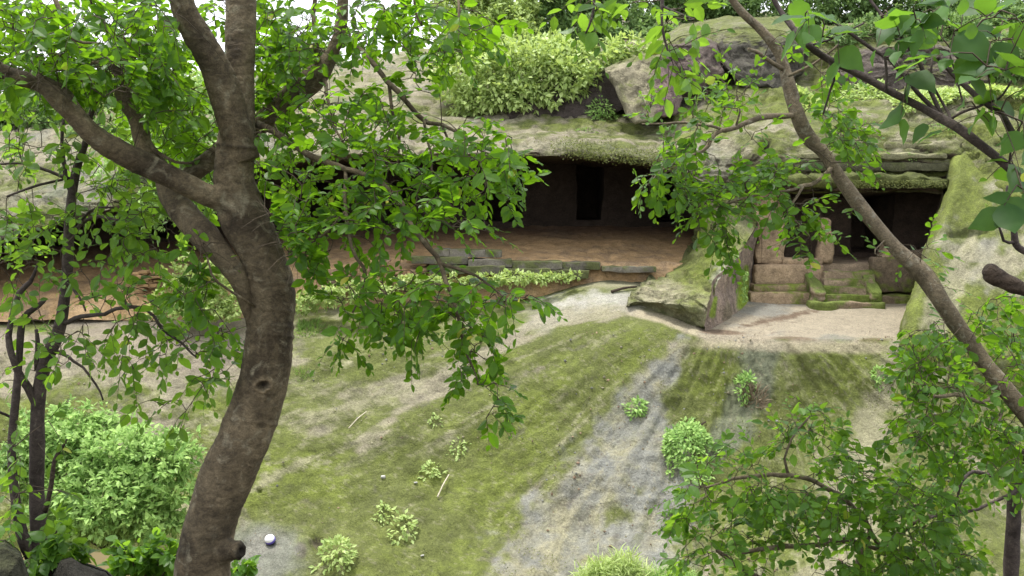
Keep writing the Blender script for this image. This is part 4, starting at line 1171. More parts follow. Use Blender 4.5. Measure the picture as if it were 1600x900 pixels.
def tree(name, base, label, cat, limbs, branches, blobs, leafmat, barkmat, rng, leafkind="full", leaf_len=(0.055, 0.09), nleaf=(6, 10), parts=290,
         trunk_obj=None, twig_r=0.0022, droop=0.35, stem=(0.12, 0.22), group=None, width=1.0, extra_nodes=None, trunk_sides=14, density=1.0, crown=None):
    T = empty(name, base, label, cat, group)
    nodes = []
    if trunk_obj is None:
        for i, l in enumerate(limbs):
            p, r = branch_path(l); nodes += list(p)
            V, f = ring_tube(p, r, trunk_sides, True, 0.16, i * 3.1)
            link("trunk" if i == 0 else "limb", mesh_np("trunk", V, f, barkmat, True), T)
    else:
        trunk_obj.parent = T; trunk_obj.location = -T.location
        p, r = branch_path(limbs[3]); V, f = ring_tube(p, r, 32, True, 0.10, 6.0)
        V = V + fbm(V, 4, 9.0, 0.6)[:, None] * np.array([0.012, 0.012, 0.006])
        link("limb", mesh_np("limb", V, f, barkmat, True), T)
        for l in limbs: nodes += list(branch_path(l)[0])
    for l in branches:
        p, r = branch_path(l); nodes += list(p)
        p = p + V3(fbm(p, 3, 6.0, off=1.0), fbm(p, 3, 6.0, off=5.0), fbm(p, 3, 6.0, off=9.0)) * 0.02
        V, f = ring_tube(p, r, 8, True, 0.2, 2.0)
        link("branch", mesh_np("branch", V, f, barkmat, True), T)
    if extra_nodes is not None: nodes += list(extra_nodes)
    tips = blob_points(blobs, rng, density)
    if crown: tips = np.concatenate([tips, blob_points(crown, rng)])          # rest of the crown outside the picture; overhead leaves added to shade the foreground
    lines, dirs = grow(nodes, tips, rng)
    LP, LD, LU, LL, stems = sprays(tips, dirs, rng, nleaf, leaf_len, droop, 0.9, stem)
    S = Soup()
    for ln in lines:
        L = np.linalg.norm(np.diff(ln, axis=0), axis=1).sum()
        r = np.linspace(min(0.006, twig_r * (1 + 1.6 * L)), twig_r * 0.8, len(ln))
        V, f = ring_tube(ln, r, 4, False); S.add(V, f)
    for st in stems:
        V, f = ring_tube(st, np.array([twig_r * .8, twig_r * .65, twig_r * .4]), 3, False); S.add(V, f)
    S.build("twigs", M_twig, T)["kind"] = "stuff"
    keep = clear_of_stems(LP + LD / np.linalg.norm(LD, axis=1, keepdims=True) * LL[:, None] * 0.5, rng)
    LP, LD, LU, LL = LP[keep], LD[keep], LU[keep], LL[keep]
    var = np.clip(rng.normal(0.44, 0.28, len(LP)), 0, 0.93); var[rng.random(len(LP)) < 0.008] = 1.0
    px, py = PJ(LP); dist = np.linalg.norm(LP, axis=1)
    size = LL / dist; inside = (px > 5) & (px < 1595) & (py > 5) & (py < 895)
    o = np.argsort(-(size * inside))[:parts]
    sel = np.zeros(len(LP), bool); sel[o] = True; sel &= inside
    leaf_parts(LP[sel], LD[sel], LU[sel], LL[sel], var[sel], leafmat, T, leafkind, width)
    leaf_soup("foliage", LP[~sel], LD[~sel], LU[~sel], LL[~sel], leafmat, T, leafkind, width, var[~sel])
    return T

# ------------------------------------------------------------------ the big tree in front
r1 = np.random.default_rng(11)
big_limbs = [
    [(285, 1160, 5.0, 170), (300, 1010, 5.0, 125), (312, 930, 5.0, 104), (322, 850, 5.0, 84), (352, 752, 5.0, 84), (384, 680, 5.0, 80), (411, 600, 5.0, 80), (422, 520, 5.0, 73), (424, 455, 5.0, 75), (407, 392, 5.0, 72), (379, 335, 5.0, 76), (366, 280, 5.0, 66), (369, 220, 5.0, 56), (376, 150, 5.05, 42), (375, 80, 5.1, 46), (376, 10, 5.15, 47), (372, -70, 5.2, 44), (380, -160, 5.2, 40)],
    [(384, 250, 4.97, 44), (364, 190, 4.94, 50), (344, 125, 4.9, 48), (318, 70, 4.85, 45), (292, 25, 4.8, 38), (275, -30, 4.75, 36), (250, -120, 4.7, 32)],
    [(385, 345, 4.99, 30), (354, 320, 4.95, 34), (325, 305, 4.9, 35), (290, 288, 4.85, 36), (235, 260, 4.8, 37), (188, 238, 4.75, 36), (148, 212, 4.7, 33), (118, 180, 4.68, 33), (92, 150, 4.66, 38), (62, 130, 4.65, 26), (20, 118, 4.6, 24), (-60, 85, 4.55, 22), (-180, 50, 4.5, 19), (-330, -20, 4.45, 14), (-460, -120, 4.4, 9), (-540, -200, 4.4, 5)],
    [(400, 530, 4.99, 18), (388, 480, 4.94, 22), (376, 446, 4.92, 28), (354, 405, 4.95, 36), (320, 368, 5.0, 42), (288, 335, 5.1, 42), (268, 303, 5.2, 36), (250, 264, 5.25, 28), (226, 225, 5.3, 26), (208, 180, 5.35, 26), (192, 145, 5.4, 26), (185, 110, 5.4, 18), (150, 100, 5.4, 12), (90, 108, 5.4, 8)],
    [(270, 310, 5.2, 32), (292, 280, 5.25, 30), (335, 245, 5.35, 30), (385, 210, 5.4, 34), (425, 178, 5.4, 36), (470, 140, 5.4, 38), (500, 112, 5.4, 34), (518, 85, 5.4, 22), (530, 50, 5.4, 20), (536, 10, 5.4, 19), (534, -60, 5.4, 17), (545, -140, 5.4, 14)],
    [(338, 858, 4.98, 60), (356, 860, 4.93, 36), (372, 860, 4.89, 24), (380, 861, 4.87, 17)],
]
for l, k in zip(big_limbs[:5], (0.0, 0.03, 0.06, 0.05, 0.35)): bare(l, k)
SLANT = [(2010, 1230, 5.3, 62), (1900, 1020, 5.4, 52), (1760, 830, 5.6, 42), (1690, 740, 5.7, 38), (1620, 664, 5.8, 33), (1565, 600, 5.9, 27), (1515, 535, 6.0, 26), (1470, 470, 6.0, 27), (1445, 432, 6.05, 30), (1400, 388, 6.1, 23), (1350, 330, 6.15, 22), (1315, 282, 6.2, 21), (1288, 240, 6.25, 20), (1262, 212, 6.3, 24), (1245, 175, 6.3, 21), (1232, 130, 6.35, 20), (1218, 85, 6.4, 17), (1192, 50, 6.4, 14), (1160, 20, 6.4, 12), (1130, -20, 6.4, 10)]
bare(SLANT, 0.12)
S = Soup()
for i, l in enumerate(big_limbs):
    if i == 3: continue          # grows beside the stem, kept as a limb of its own
    p, r = branch_path(l)
    if i == 5: r = np.maximum(r, 0.02)
    V, f = ring_tube(p, r, 22, True, 0.10, i * 2.0); S.add(V, f)
tr = S.build("trunk", M_bark, None)
md = tr.modifiers.new("remesh", 'REMESH'); md.mode = 'VOXEL'; md.voxel_size = 0.007
sm = tr.modifiers.new("smooth", 'SMOOTH'); sm.factor = 0.5; sm.iterations = 3
dg = bpy.context.evaluated_depsgraph_get()
me = bpy.data.meshes.new_from_object(tr.evaluated_get(dg))
tr.modifiers.clear(); tr.data = me
n = len(me.vertices); co = np.zeros(n * 3, np.float32); me.vertices.foreach_get("co", co); co = co.reshape(-1, 3).astype(float)
no = np.zeros(n * 3, np.float32); me.vertices.foreach_get("normal", no); no = no.reshape(-1, 3)
px, py = PJ(co)
dsp = 0.010 * fbm(co, 4, 5.0, 0.55) + 0.0035 * fbm(co * np.array([1, 1, 3.0]), 3, 22.0, 0.6)
front = (co[:, 1] < 5.0)
an_ = np.arctan2(py - 602, px - 411); kr = np.hypot((px - 411) / 1.3, py - 602) * (1 + 0.28 * noise(V3(np.cos(an_) * 1.6, np.sin(an_) * 1.6, 3.3)) + 0.12 * noise(V3(np.cos(an_) * 5, np.sin(an_) * 5, 1.3)))                      # healed branch scar
dsp += front * (0.022 * np.exp(-((kr - 9) / 3.2) ** 2) - 0.02 * np.exp(-(kr / 5) ** 2) + 0.008 * np.exp(-((kr - 17) / 4) ** 2))
kb = np.hypot(px - 378, py - 860); dsp += -0.025 * np.exp(-(kb / 6) ** 2) + 0.012 * np.exp(-((kb - 12) / 4) ** 2)
for yy, a in ((232, .006), (505, .004), (520, .004), (480, .005), (438, .004), (660, .004), (300, .003)):
    dsp += a * np.exp(-((py - yy - 0.12 * (px - 400)) / 2.6) ** 2) * ((px > 330) & (px < 470))
co = co + no * dsp[:, None]
me.vertices.foreach_set("co", co.astype(np.float32).ravel()); me.update()
me.polygons.foreach_set("use_smooth", np.ones(len(me.polygons), bool))
me.materials.clear(); me.materials.append(M_bark)
mk = front * (0.95 * np.exp(-(kr / 6.5) ** 2) - 0.9 * np.exp(-((kr - 10) / 3.0) ** 2)) + 0.95 * (1 - ss(6, 13, np.hypot((px - 379), (py - 862) * 0.8)))
mk = mk + 0.55 * front * ss(0.1, 0.45, fbm(co, 4, 3.0, 0.6, 4.0)) + 0.5 * np.exp(-((py - 232 - 0.12 * (px - 400)) / 2.5) ** 2) * (px > 340) * (px < 400)
am = me.attributes.new("mark", 'FLOAT', 'POINT'); am.data.foreach_set("value", mk.astype(np.float32))

big_branches = [
    [(534, 60, 5.4, 9), (570, 85, 5.2, 9), (602, 118, 5.1, 8), (635, 158, 5.0, 7.5), (668, 190, 5.0, 7), (705, 200, 4.9, 5), (760, 238, 4.8, 3)],
    [(610, 130, 5.1, 6), (616, 180, 5.0, 5), (626, 215, 5.0, 4), (622, 262, 4.95, 3)],
    [(664, 185, 5.0, 5), (668, 220, 4.9, 4), (678, 250, 4.9, 3.5), (674, 285, 4.85, 3)],
    [(690, 198, 4.95, 4), (725, 250, 4.8, 3), (770, 300, 4.7, 2)],
    [(402, 196, 5.1, 14), (425, 205, 5.0, 11), (470, 235, 4.9, 10), (510, 252, 4.85, 9), (560, 268, 4.75, 8), (592, 284, 4.7, 8), (620, 312, 4.6, 7.5), (652, 362, 4.5, 8), (692, 412, 4.45, 8), (705, 470, 4.4, 6), (720, 515, 4.4, 5), (732, 552, 4.4, 4), (745, 600, 4.4, 2.5)],
    [(692, 412, 4.45, 6), (720, 420, 4.4, 5.5), (750, 435, 4.35, 4), (790, 465, 4.3, 2.5)],
    [(538, 262, 4.8, 6), (540, 310, 4.7, 6), (545, 355, 4.65, 6), (555, 395, 4.6, 6), (572, 428, 4.6, 5.5), (566, 460, 4.6, 4), (552, 490, 4.6, 3)],
    [(572, 430, 4.6, 4), (592, 450, 4.55, 3.5), (620, 470, 4.5, 3)],
    [(540, 330, 4.7, 4), (515, 360, 4.7, 4), (492, 378, 4.7, 3), (450, 400, 4.7, 2)],
    [(500, 112, 5.4, 12), (495, 60, 5.3, 8), (490, 20, 5.3, 7), (500, -40, 5.3, 6)],
    [(505, 118, 5.4, 8), (512, 150, 5.2, 5), (520, 185, 5.0, 4), (540, 230, 4.9, 3)],
    [(88, 0, 4.6, 8), (100, 30, 4.6, 7), (112, 55, 4.6, 7), (124, 66, 4.6, 5), (160, 70, 4.6, 3)],
    [(188, 112, 5.4, 12), (178, 60, 5.3, 8), (150, 20, 5.2, 6), (130, -30, 5.1, 5)],
    [(225, 222, 5.3, 7), (262, 250, 5.2, 5), (300, 255, 5.2, 4)],
    [(715, -20, 4.7, 4), (716, 20, 4.6, 4), (708, 50, 4.6, 3), (700, 80, 4.6, 2)],
    [(645, -20, 4.8, 4), (650, 20, 4.8, 3.5), (660, 40, 4.8, 3)],
    [(400, 480, 4.9, 5), (340, 440, 4.7, 4), (325, 400, 4.7, 3)],
]
big_blobs = [
    # dense upper-left canopy
    (60, 55, 90, 50, 113, 4.3, 5.8), (180, 65, 90, 50, 133, 4.3, 5.8), (110, 120, 130, 35, 113, 4.3, 5.5), (240, 60, 70, 70, 113, 4.4, 5.8),
    (250, 150, 70, 45, 91, 4.5, 5.6), (20, 20, 60, 30, 34, 4.4, 5.5), (150, 10, 110, 16, 34, 4.5, 5.6), (60, 90, 80, 30, 57, 4.3, 5.5),
    (330, 30, 40, 40, 30, 4.9, 5.8), (310, 200, 50, 50, 64, 5.2, 6.0), (215, 110, 60, 25, 75, 4.4, 5.4),
    # around the right limb
    (440, 60, 50, 60, 80, 4.8, 5.8), (490, 45, 50, 45, 49, 4.8, 5.8), (440, 150, 45, 45, 58, 4.8, 5.8), (560, 30, 50, 32, 38, 4.8, 5.6), (620, 15, 50, 18, 23, 4.7, 5.6),
    (420, 110, 30, 60, 44, 5.1, 5.8), (640, 55, 50, 36, 26, 4.8, 5.5), (565, 60, 35, 25, 17, 4.8, 5.5),
    (700, 25, 45, 26, 26, 4.5, 5.2), (740, 50, 40, 26, 23, 4.5, 5.2), (700, 75, 26, 30, 14, 4.5, 5.2), (650, 100, 24, 25, 12, 4.8, 5.2),
    # middle mass
    (500, 190, 74, 49, 59, 4.6, 5.4), (440, 215, 37, 33, 22, 4.7, 5.3), (560, 180, 55, 41, 29, 4.6, 5.4), (570, 235, 83, 33, 41, 4.5, 5.2), (660, 240, 74, 33, 34, 4.5, 5.2),
    (640, 180, 55, 25, 13, 4.7, 5.2), (660, 140, 37, 16, 6, 4.8, 5.2), (730, 210, 37, 33, 17, 4.5, 5.0), (770, 240, 46, 33, 26, 4.4, 5.0), (720, 270, 55, 29, 29, 4.4, 5.0),
    (790, 270, 37, 29, 17, 4.4, 4.9), (770, 305, 33, 20, 9, 4.4, 4.9),
    (450, 275, 46, 25, 16, 4.5, 5.2), (560, 290, 55, 20, 20, 4.5, 5.0), (640, 295, 64, 25, 26, 4.4, 5.0), (600, 340, 83, 29, 44, 4.4, 4.9), (690, 335, 46, 29, 17, 4.3, 4.8), (745, 350, 37, 18, 6, 4.3, 4.7),
    (450, 330, 37, 25, 22, 4.5, 5.0), (500, 355, 55, 20, 26, 4.5, 5.0), (440, 370, 33, 25, 22, 4.5, 5.0), (480, 400, 37, 20, 17, 4.5, 4.9), (560, 385, 55, 16, 12, 4.4, 4.8),
    # hanging sprays
    (560, 470, 51, 30, 26, 4.4, 4.8), (540, 520, 24, 21, 9, 4.4, 4.7), (600, 500, 37, 33, 15, 4.4, 4.7), (650, 470, 46, 30, 24, 4.3, 4.7), (645, 525, 22, 20, 8, 4.3, 4.7), (620, 435, 55, 16, 13, 4.4, 4.7),
    (700, 452, 52, 20, 20, 4.2, 4.6), (795, 466, 42, 16, 11, 4.2, 4.6), (740, 490, 51, 21, 20, 4.2, 4.6), (700, 510, 37, 25, 9, 4.2, 4.6), (745, 560, 31, 28, 11, 4.3, 4.5), (770, 610, 35, 25, 9, 4.3, 4.5),
    (770, 640, 28, 13, 5, 4.3, 4.5), (735, 590, 22, 20, 4, 4.3, 4.5), (830, 460, 15, 11, 3, 4.2, 4.4), (745, 525, 28, 15, 7, 4.3, 4.5),
    (305, 445, 30, 32, 24, 4.6, 4.9), (318, 400, 30, 30, 16, 4.6, 4.9), (340, 520, 20, 20, 3, 4.6, 4.9), (320, 470, 18, 22, 9, 4.6, 4.9),
    (400, 260, 60, 40, 20, 5.3, 5.9), (330, 290, 40, 40, 20, 5.3, 6.0), (280, 220, 60, 40, 30, 5.3, 6.0),
]
tree("forked_tree", P(300, 1010, 5.0), "big forked tree with a thick leaning grey-brown trunk, a round scar and wide leafy limbs", "tree", big_limbs, big_branches, big_blobs,
     M_leaf, M_bark, r1, "full", (0.044, 0.070), (6, 10), 290, tr, droop=0.4, width=1.2, density=0.72, crown=[(250, -280, 650, 200, 150, 3.6, 6.5), (-260, 20, 200, 110, 60, 4.0, 5.2), (-420, -120, 160, 100, 40, 4.0, 5.0), (700, -180, 250, 110, 40, 4, 5.5)], stem=(0.10, 0.18))

# ------------------------------------------------------------------ sapling with twin stems
r2 = np.random.default_rng(22)
sap_limbs = [
    [(50, 1160, 5.6, 44), (52, 990, 5.6, 34), (55, 900, 5.6, 30), (62, 850, 5.6, 26), (58, 780, 5.6, 24), (58, 700, 5.6, 22), (60, 620, 5.6, 21), (72, 565, 5.6, 21), (92, 515, 5.6, 20), (103, 450, 5.6, 17), (107, 380, 5.6, 16), (112, 310, 5.6, 15), (120, 262, 5.6, 13), (133, 225, 5.55, 10), (145, 170, 5.5, 8), (165, 140, 5.5, 8), (200, 110, 5.4, 5)],
    [(56, 880, 5.6, 22), (38, 845, 5.55, 20), (24, 780, 5.5, 15), (18, 700, 5.5, 13), (24, 630, 5.5, 13), (30, 560, 5.55, 11), (36, 500, 5.5, 11), (60, 478, 5.5, 8), (70, 468, 5.5, 6)],
]
sap_br = [
    [(60, 640, 5.6, 12), (40, 598, 5.55, 13), (22, 565, 5.5, 11), (12, 536, 5.5, 10), (22, 500, 5.5, 9), (28, 455, 5.5, 10), (50, 436, 5.5, 7), (60, 410, 5.5, 3)],
    [(112, 300, 5.6, 8), (102, 270, 5.6, 7), (98, 230, 5.6, 6), (99, 185, 5.6, 5)],
    [(112, 365, 5.6, 7), (135, 345, 5.5, 6), (165, 340, 5.4, 5), (200, 345, 5.3, 4), (235, 375, 5.3, 3)],
    [(118, 360, 5.6, 5), (140, 330, 5.5, 4), (175, 325, 5.4, 3)],
    [(100, 505, 5.6, 8), (130, 498, 5.5, 7), (165, 490, 5.4, 6), (195, 480, 5.3, 6), (230, 485, 5.3, 5), (255, 510, 5.2, 5), (285, 535, 5.2, 4), (305, 555, 5.1, 3)],
    [(88, 545, 5.6, 5), (110, 560, 5.5, 5), (135, 580, 5.4, 4), (155, 610, 5.4, 3.5), (163, 625, 5.4, 3)],
    [(105, 440, 5.6, 5), (120, 460, 5.5, 4), (135, 485, 5.4, 3)],
    [(110, 280, 5.6, 6), (70, 265, 5.6, 5), (30, 255, 5.6, 4), (-20, 258, 5.6, 3)],
    [(100, 280, 5.6, 4), (60, 290, 5.5, 4), (10, 310, 5.5, 3)],
    [(24, 660, 5.5, 5), (10, 648, 5.5, 5), (-10, 640, 5.4, 4)],
    [(57, 580, 5.6, 8), (58, 540, 5.6, 8), (57, 515, 5.6, 6)],
]
sap_blobs = [
    (20, 330, 40, 30, 16, 5.2, 5.9), (40, 360, 45, 30, 20, 5.2, 5.9), (20, 200, 30, 50, 14, 5.2, 6.0), (60, 220, 50, 50, 22, 5.3, 6.2), (190, 355, 50, 30, 30, 5.0, 5.6), (215, 385, 34, 20, 16, 5.0, 5.5), (160, 310, 60, 24, 22, 5.1, 5.8),
    (220, 300, 60, 30, 24, 5.2, 6.2), (30, 400, 50, 20, 16, 5.2, 5.8), (130, 410, 60, 24, 14, 5.0, 5.7), (30, 250, 40, 30, 8, 5.3, 6), (150, 230, 60, 40, 30, 5.3, 6.2), (200, 250, 40, 30, 16, 5.3, 6.2),
    (160, 455, 55, 22, 12, 5.0, 5.6), (220, 470, 50, 25, 18, 5.0, 5.5), (100, 540, 50, 30, 10, 5.0, 5.7), (150, 530, 50, 30, 12, 5.0, 5.6), (215, 520, 50, 34, 16, 5.0, 5.4), (280, 540, 46, 34, 18, 4.9, 5.4), (330, 560, 36, 40, 16, 4.9, 5.4), (300, 600, 40, 22, 8, 4.9, 5.4),
    (225, 560, 50, 16, 8, 5, 5.4), (20, 450, 22, 20, 7, 5.2, 5.7), (30, 575, 30, 30, 7, 5.2, 5.7), (45, 500, 40, 30, 8, 5.2, 5.7), (100, 360, 30, 30, 8, 5.2, 5.7), (20, 700, 18, 60, 9, 5.2, 5.6), (80, 680, 20, 40, 4, 5.2, 5.5),
    (240, 620, 70, 14, 5, 5, 5.4), (290, 650, 15, 12, 3, 5, 5.3), (20, 800, 24, 40, 12, 5.0, 5.5), (90, 790, 20, 30, 6, 5.0, 5.4), (30, 870, 40, 24, 14, 4.9, 5.4), (350, 520, 20, 40, 6, 4.9, 5.3),
    (40, 120, 40, 40, 10, 5.5, 6.3), (275, 330, 50, 40, 20, 5.6, 6.4), (200, 200, 60, 40, 24, 5.6, 6.4), (310, 350, 30, 30, 8, 5.6, 6.2),
]
tree("sapling", P(52, 990, 5.6), "thin dark twin-stemmed sapling with loose light leaves, in front of the pale round bush", "tree", sap_limbs, sap_br, sap_blobs, M_leaf_sap, M_bark_s, r2, "full", (0.045, 0.085), (4, 8), 290, droop=0.6, width=1.2, trunk_sides=12, density=0.75)
p, r = branch_path([(70, 800, 5.4, 9), (78, 770, 5.4, 8), (82, 742, 5.4, 7), (86, 715, 5.4, 6), (97, 700, 5.4, 5), (105, 686, 5.4, 3)])
V, f = ring_tube(p, r, 7, True, 0.3); tag(link("dead_twig", mesh_np("dead_twig", V, f, M_dead)), "short crooked dead twig standing up beside the sapling's foot", "twig")

# ------------------------------------------------------------------ slanting tree and its crown
r3 = np.random.default_rng(33)
sl_limbs = [SLANT]
sl_br = [
    [(1243, 182, 6.3, 9), (1215, 180, 6.2, 9), (1180, 185, 6.1, 8.5), (1150, 200, 6.0, 8), (1120, 212, 5.95, 7), (1100, 235, 5.9, 6), (1070, 250, 5.9, 5), (1035, 265, 5.9, 4), (1015, 285, 5.9, 3)],
    [(1135, 207, 6.0, 5), (1105, 198, 5.9, 4.5), (1070, 192, 5.9, 4), (1035, 192, 5.8, 3), (1005, 195, 5.8, 2.5)],
    [(1150, 200, 6.0, 4), (1152, 170, 6.0, 3), (1150, 150, 6.0, 2.5)],
    [(1222, 108, 6.35, 7), (1200, 92, 6.3, 6), (1170, 76, 6.2, 5)],
    [(1300, 262, 6.2, 8), (1275, 285, 6.1, 6), (1250, 292, 6.05, 6), (1230, 300, 6.0, 4), (1190, 305, 5.95, 4), (1160, 310, 5.9, 3), (1090, 330, 5.9, 2)],
    [(1255, 292, 6.05, 5), (1240, 320, 6.0, 4), (1245, 345, 6.0, 3), (1265, 370, 6.0, 2.5)],
    [(1230, 120, 6.3, 5), (1270, 100, 6.2, 4), (1310, 70, 6.1, 3)],
    [(1570, 610, 5.9, 8), (1540, 625, 5.8, 7), (1500, 618, 5.7, 7), (1460, 622, 5.6, 5)],
    [(1567, 640, 5.9, 5), (1562, 655, 5.8, 4.5), (1545, 672, 5.7, 3.5)],
    [(1385, 372, 6.1, 2.5), (1368, 395, 6.0, 2), (1380, 402, 6.0, 1.5)],
]
sl_blobs = [
    (1080, 215, 46, 26, 20, 5.7, 6.2), (1120, 160, 50, 32, 28, 5.7, 6.3), (1160, 135, 40, 20, 12, 5.8, 6.3), (1060, 255, 50, 22, 20, 5.7, 6.1), (1010, 290, 34, 20, 12, 5.7, 6.0), (1100, 290, 50, 35, 34, 5.7, 6.1), (1150, 300, 50, 35, 34, 5.7, 6.1),
    (1115, 340, 36, 40, 26, 5.7, 6.0), (1130, 380, 20, 26, 9, 5.7, 6.0), (1195, 285, 40, 30, 26, 5.8, 6.2), (1250, 320, 46, 34, 34, 5.8, 6.2), (1270, 375, 24, 20, 10, 5.8, 6.1), (1220, 255, 40, 20, 16, 5.8, 6.2),
    (1320, 200, 40, 34, 34, 5.9, 6.5), (1340, 240, 26, 26, 14, 5.9, 6.4), (1300, 160, 36, 26, 16, 6.0, 6.5), (1010, 180, 14, 12, 4, 5.7, 5.9), (1015, 160, 12, 10, 2, 5.7, 5.9), (1040, 225, 20, 12, 3, 5.7, 6),
    (1180, 215, 26, 16, 5, 5.8, 6.2), (1285, 240, 26, 20, 10, 5.9, 6.3), (1440, 385, 14, 16, 6, 5.9, 6.1), (1445, 410, 14, 12, 4, 5.9, 6.1), (1365, 395, 10, 6, 2, 5.9, 6.0), (1480, 445, 14, 8, 2, 5.8, 6.0), (1350, 325, 16, 6, 2, 6.0, 6.1),
    (1120, 110, 30, 20, 6, 5.8, 6.3), (1250, 60, 40, 40, 10, 6.0, 6.5), (1300, 110, 40, 30, 12, 6.0, 6.5), (1040, 300, 40, 12, 4, 5.7, 6.0),
    # lower crown hanging beside the rock
    (1440, 560, 34, 50, 46, 5.5, 6.3), (1500, 520, 50, 34, 36, 5.6, 6.4), (1560, 500, 45, 40, 36, 5.7, 6.4), (1460, 610, 60, 40, 56, 5.4, 6.2), (1500, 660, 80, 34, 56, 5.4, 6.2), (1420, 670, 36, 26, 22, 5.4, 6.0),
    (1470, 715, 30, 18, 10, 5.4, 5.9), (1570, 640, 34, 50, 30, 5.5, 6.2), (1590, 560, 20, 60, 20, 5.5, 6.2), (1540, 590, 50, 40, 24, 5.6, 6.2), (1560, 700, 40, 30, 22, 5.5, 6.2), (1580, 740, 26, 20, 12, 5.5, 6.0),
]
tree("slanting_tree", P(1760, 830, 5.6), "thin bare-stemmed tree slanting across the small cave, with leaf clusters on its side twigs", "tree", sl_limbs, sl_br, sl_blobs, M_leaf_r, M_bark_r, r3, "round", (0.046, 0.072), (5, 9), 290, droop=0.4, density=0.8, crown=[(1250, -260, 350, 200, 70, 5.0, 7.0)], stem=(0.10, 0.2))

# ------------------------------------------------------------------ low tree at the foot of the slope with ash-grey stem
r4 = np.random.default_rng(44)
low_limbs = [
    [(1572, 1180, 7.2, 32), (1575, 1040, 7.2, 28), (1578, 940, 7.2, 25), (1582, 850, 7.2, 23), (1585, 780, 7.2, 21), (1592, 735, 7.2, 18), (1600, 700, 7.15, 14)],
]
low_br = [
    [(1592, 740, 7.2, 9), (1550, 742, 7.0, 7), (1520, 735, 6.9, 6), (1505, 752, 6.8, 5), (1498, 790, 6.8, 3)],
    [(1595, 760, 7.2, 6), (1520, 800, 6.9, 5), (1450, 810, 6.6, 4)],
]
low_blobs = [(1560, 735, 40, 18, 14, 6.8, 7.3), (1510, 745, 26, 20, 10, 6.7, 7.1), (1498, 790, 12, 30, 8, 6.7, 6.9), (1470, 760, 26, 24, 16, 6.5, 7.0), (1590, 700, 20, 30, 14, 6.8, 7.3)]
tree("low_tree", P(1575, 1040, 7.2), "slender dark tree stem rising from the bottom edge, with leafy twigs at its top", "tree", low_limbs, low_br, low_blobs, M_leaf_r, M_bark_s, r4, "round", (0.06, 0.10), (4, 8), 120, droop=0.5)

# leafy shrub growing up from below in front of the slope
r5 = np.random.default_rng(55)
sh_limbs = [
    [(1352, 1190, 6.2, 38), (1350, 1120, 6.2, 34), (1345, 1010, 6.2, 28), (1340, 930, 6.15, 20), (1345, 870, 6.1, 14), (1360, 830, 6.1, 9)],
    [(1340, 960, 6.2, 18), (1250, 930, 6.0, 13), (1180, 900, 5.9, 9), (1120, 860, 5.8, 6)],
]
sh_br = [
    [(1350, 845, 6.1, 9), (1310, 848, 6.0, 9), (1260, 852, 5.9, 8), (1200, 856, 5.8, 8), (1160, 862, 5.8, 5)],
    [(1320, 842, 6.0, 5), (1290, 842, 5.9, 4.5), (1262, 835, 5.9, 3)],
    [(1275, 752, 6.0, 8), (1250, 744, 5.95, 8), (1210, 742, 5.9, 7.5), (1170, 745, 5.85, 6), (1130, 752, 5.8, 5), (1100, 760, 5.8, 3)],
    [(1232, 742, 5.95, 5), (1226, 710, 5.9, 4), (1245, 675, 5.9, 3.5), (1268, 650, 5.9, 3)],
    [(1380, 860, 6.1, 7), (1340, 800, 6.05, 8), (1300, 765, 6.0, 8), (1270, 750, 6.0, 7)],
    [(1350, 850, 6.1, 7), (1420, 870, 6.1, 7), (1480, 890, 6.1, 5)],
    [(1380, 855, 6.1, 6), (1420, 820, 6.0, 6), (1460, 800, 6.0, 4)],
]
sh_blobs = [
    (1270, 665, 50, 24, 28, 5.7, 6.2), (1230, 685, 30, 30, 16, 5.7, 6.1), (1300, 700, 45, 26, 22, 5.7, 6.2), (1150, 720, 50, 24, 24, 5.6, 6.0), (1100, 765, 46, 24, 26, 5.6, 6.0), (1180, 770, 60, 24, 36, 5.6, 6.1), (1110, 820, 50, 30, 30, 5.6, 6.0),
    (1330, 740, 60, 26, 34, 5.6, 6.2), (1260, 790, 80, 30, 56, 5.5, 6.1), (1370, 780, 70, 36, 56, 5.5, 6.2), (1450, 800, 60, 34, 40, 5.6, 6.2), (1400, 840, 90, 30, 56, 5.5, 6.2), (1290, 830, 60, 26, 32, 5.6, 6.1), (1190, 830, 60, 24, 26, 5.6, 6.0),
    (1100, 870, 50, 24, 24, 5.6, 6.0), (1170, 885, 50, 16, 18, 5.6, 6.0), (1440, 750, 30, 26, 16, 5.7, 6.2), (1480, 860, 50, 34, 34, 5.6, 6.2), (1330, 890, 60, 16, 26, 5.6, 6.1), (1420, 885, 60, 18, 30, 5.6, 6.1), (1070, 800, 20, 20, 8, 5.6, 5.9), (1480, 710, 20, 14, 6, 5.7, 6.1),
]
tree("leafy_shrub", P(1350, 1120, 6.2), "wide bright green leafy shrub covering the foot of the slope below the small cave", "shrub", sh_limbs, sh_br, sh_blobs, M_leaf_sap, M_bark_r, r5, "full", (0.042, 0.082), (5, 9), 290, droop=0.3, width=1.25, density=0.78, stem=(0.1, 0.2))

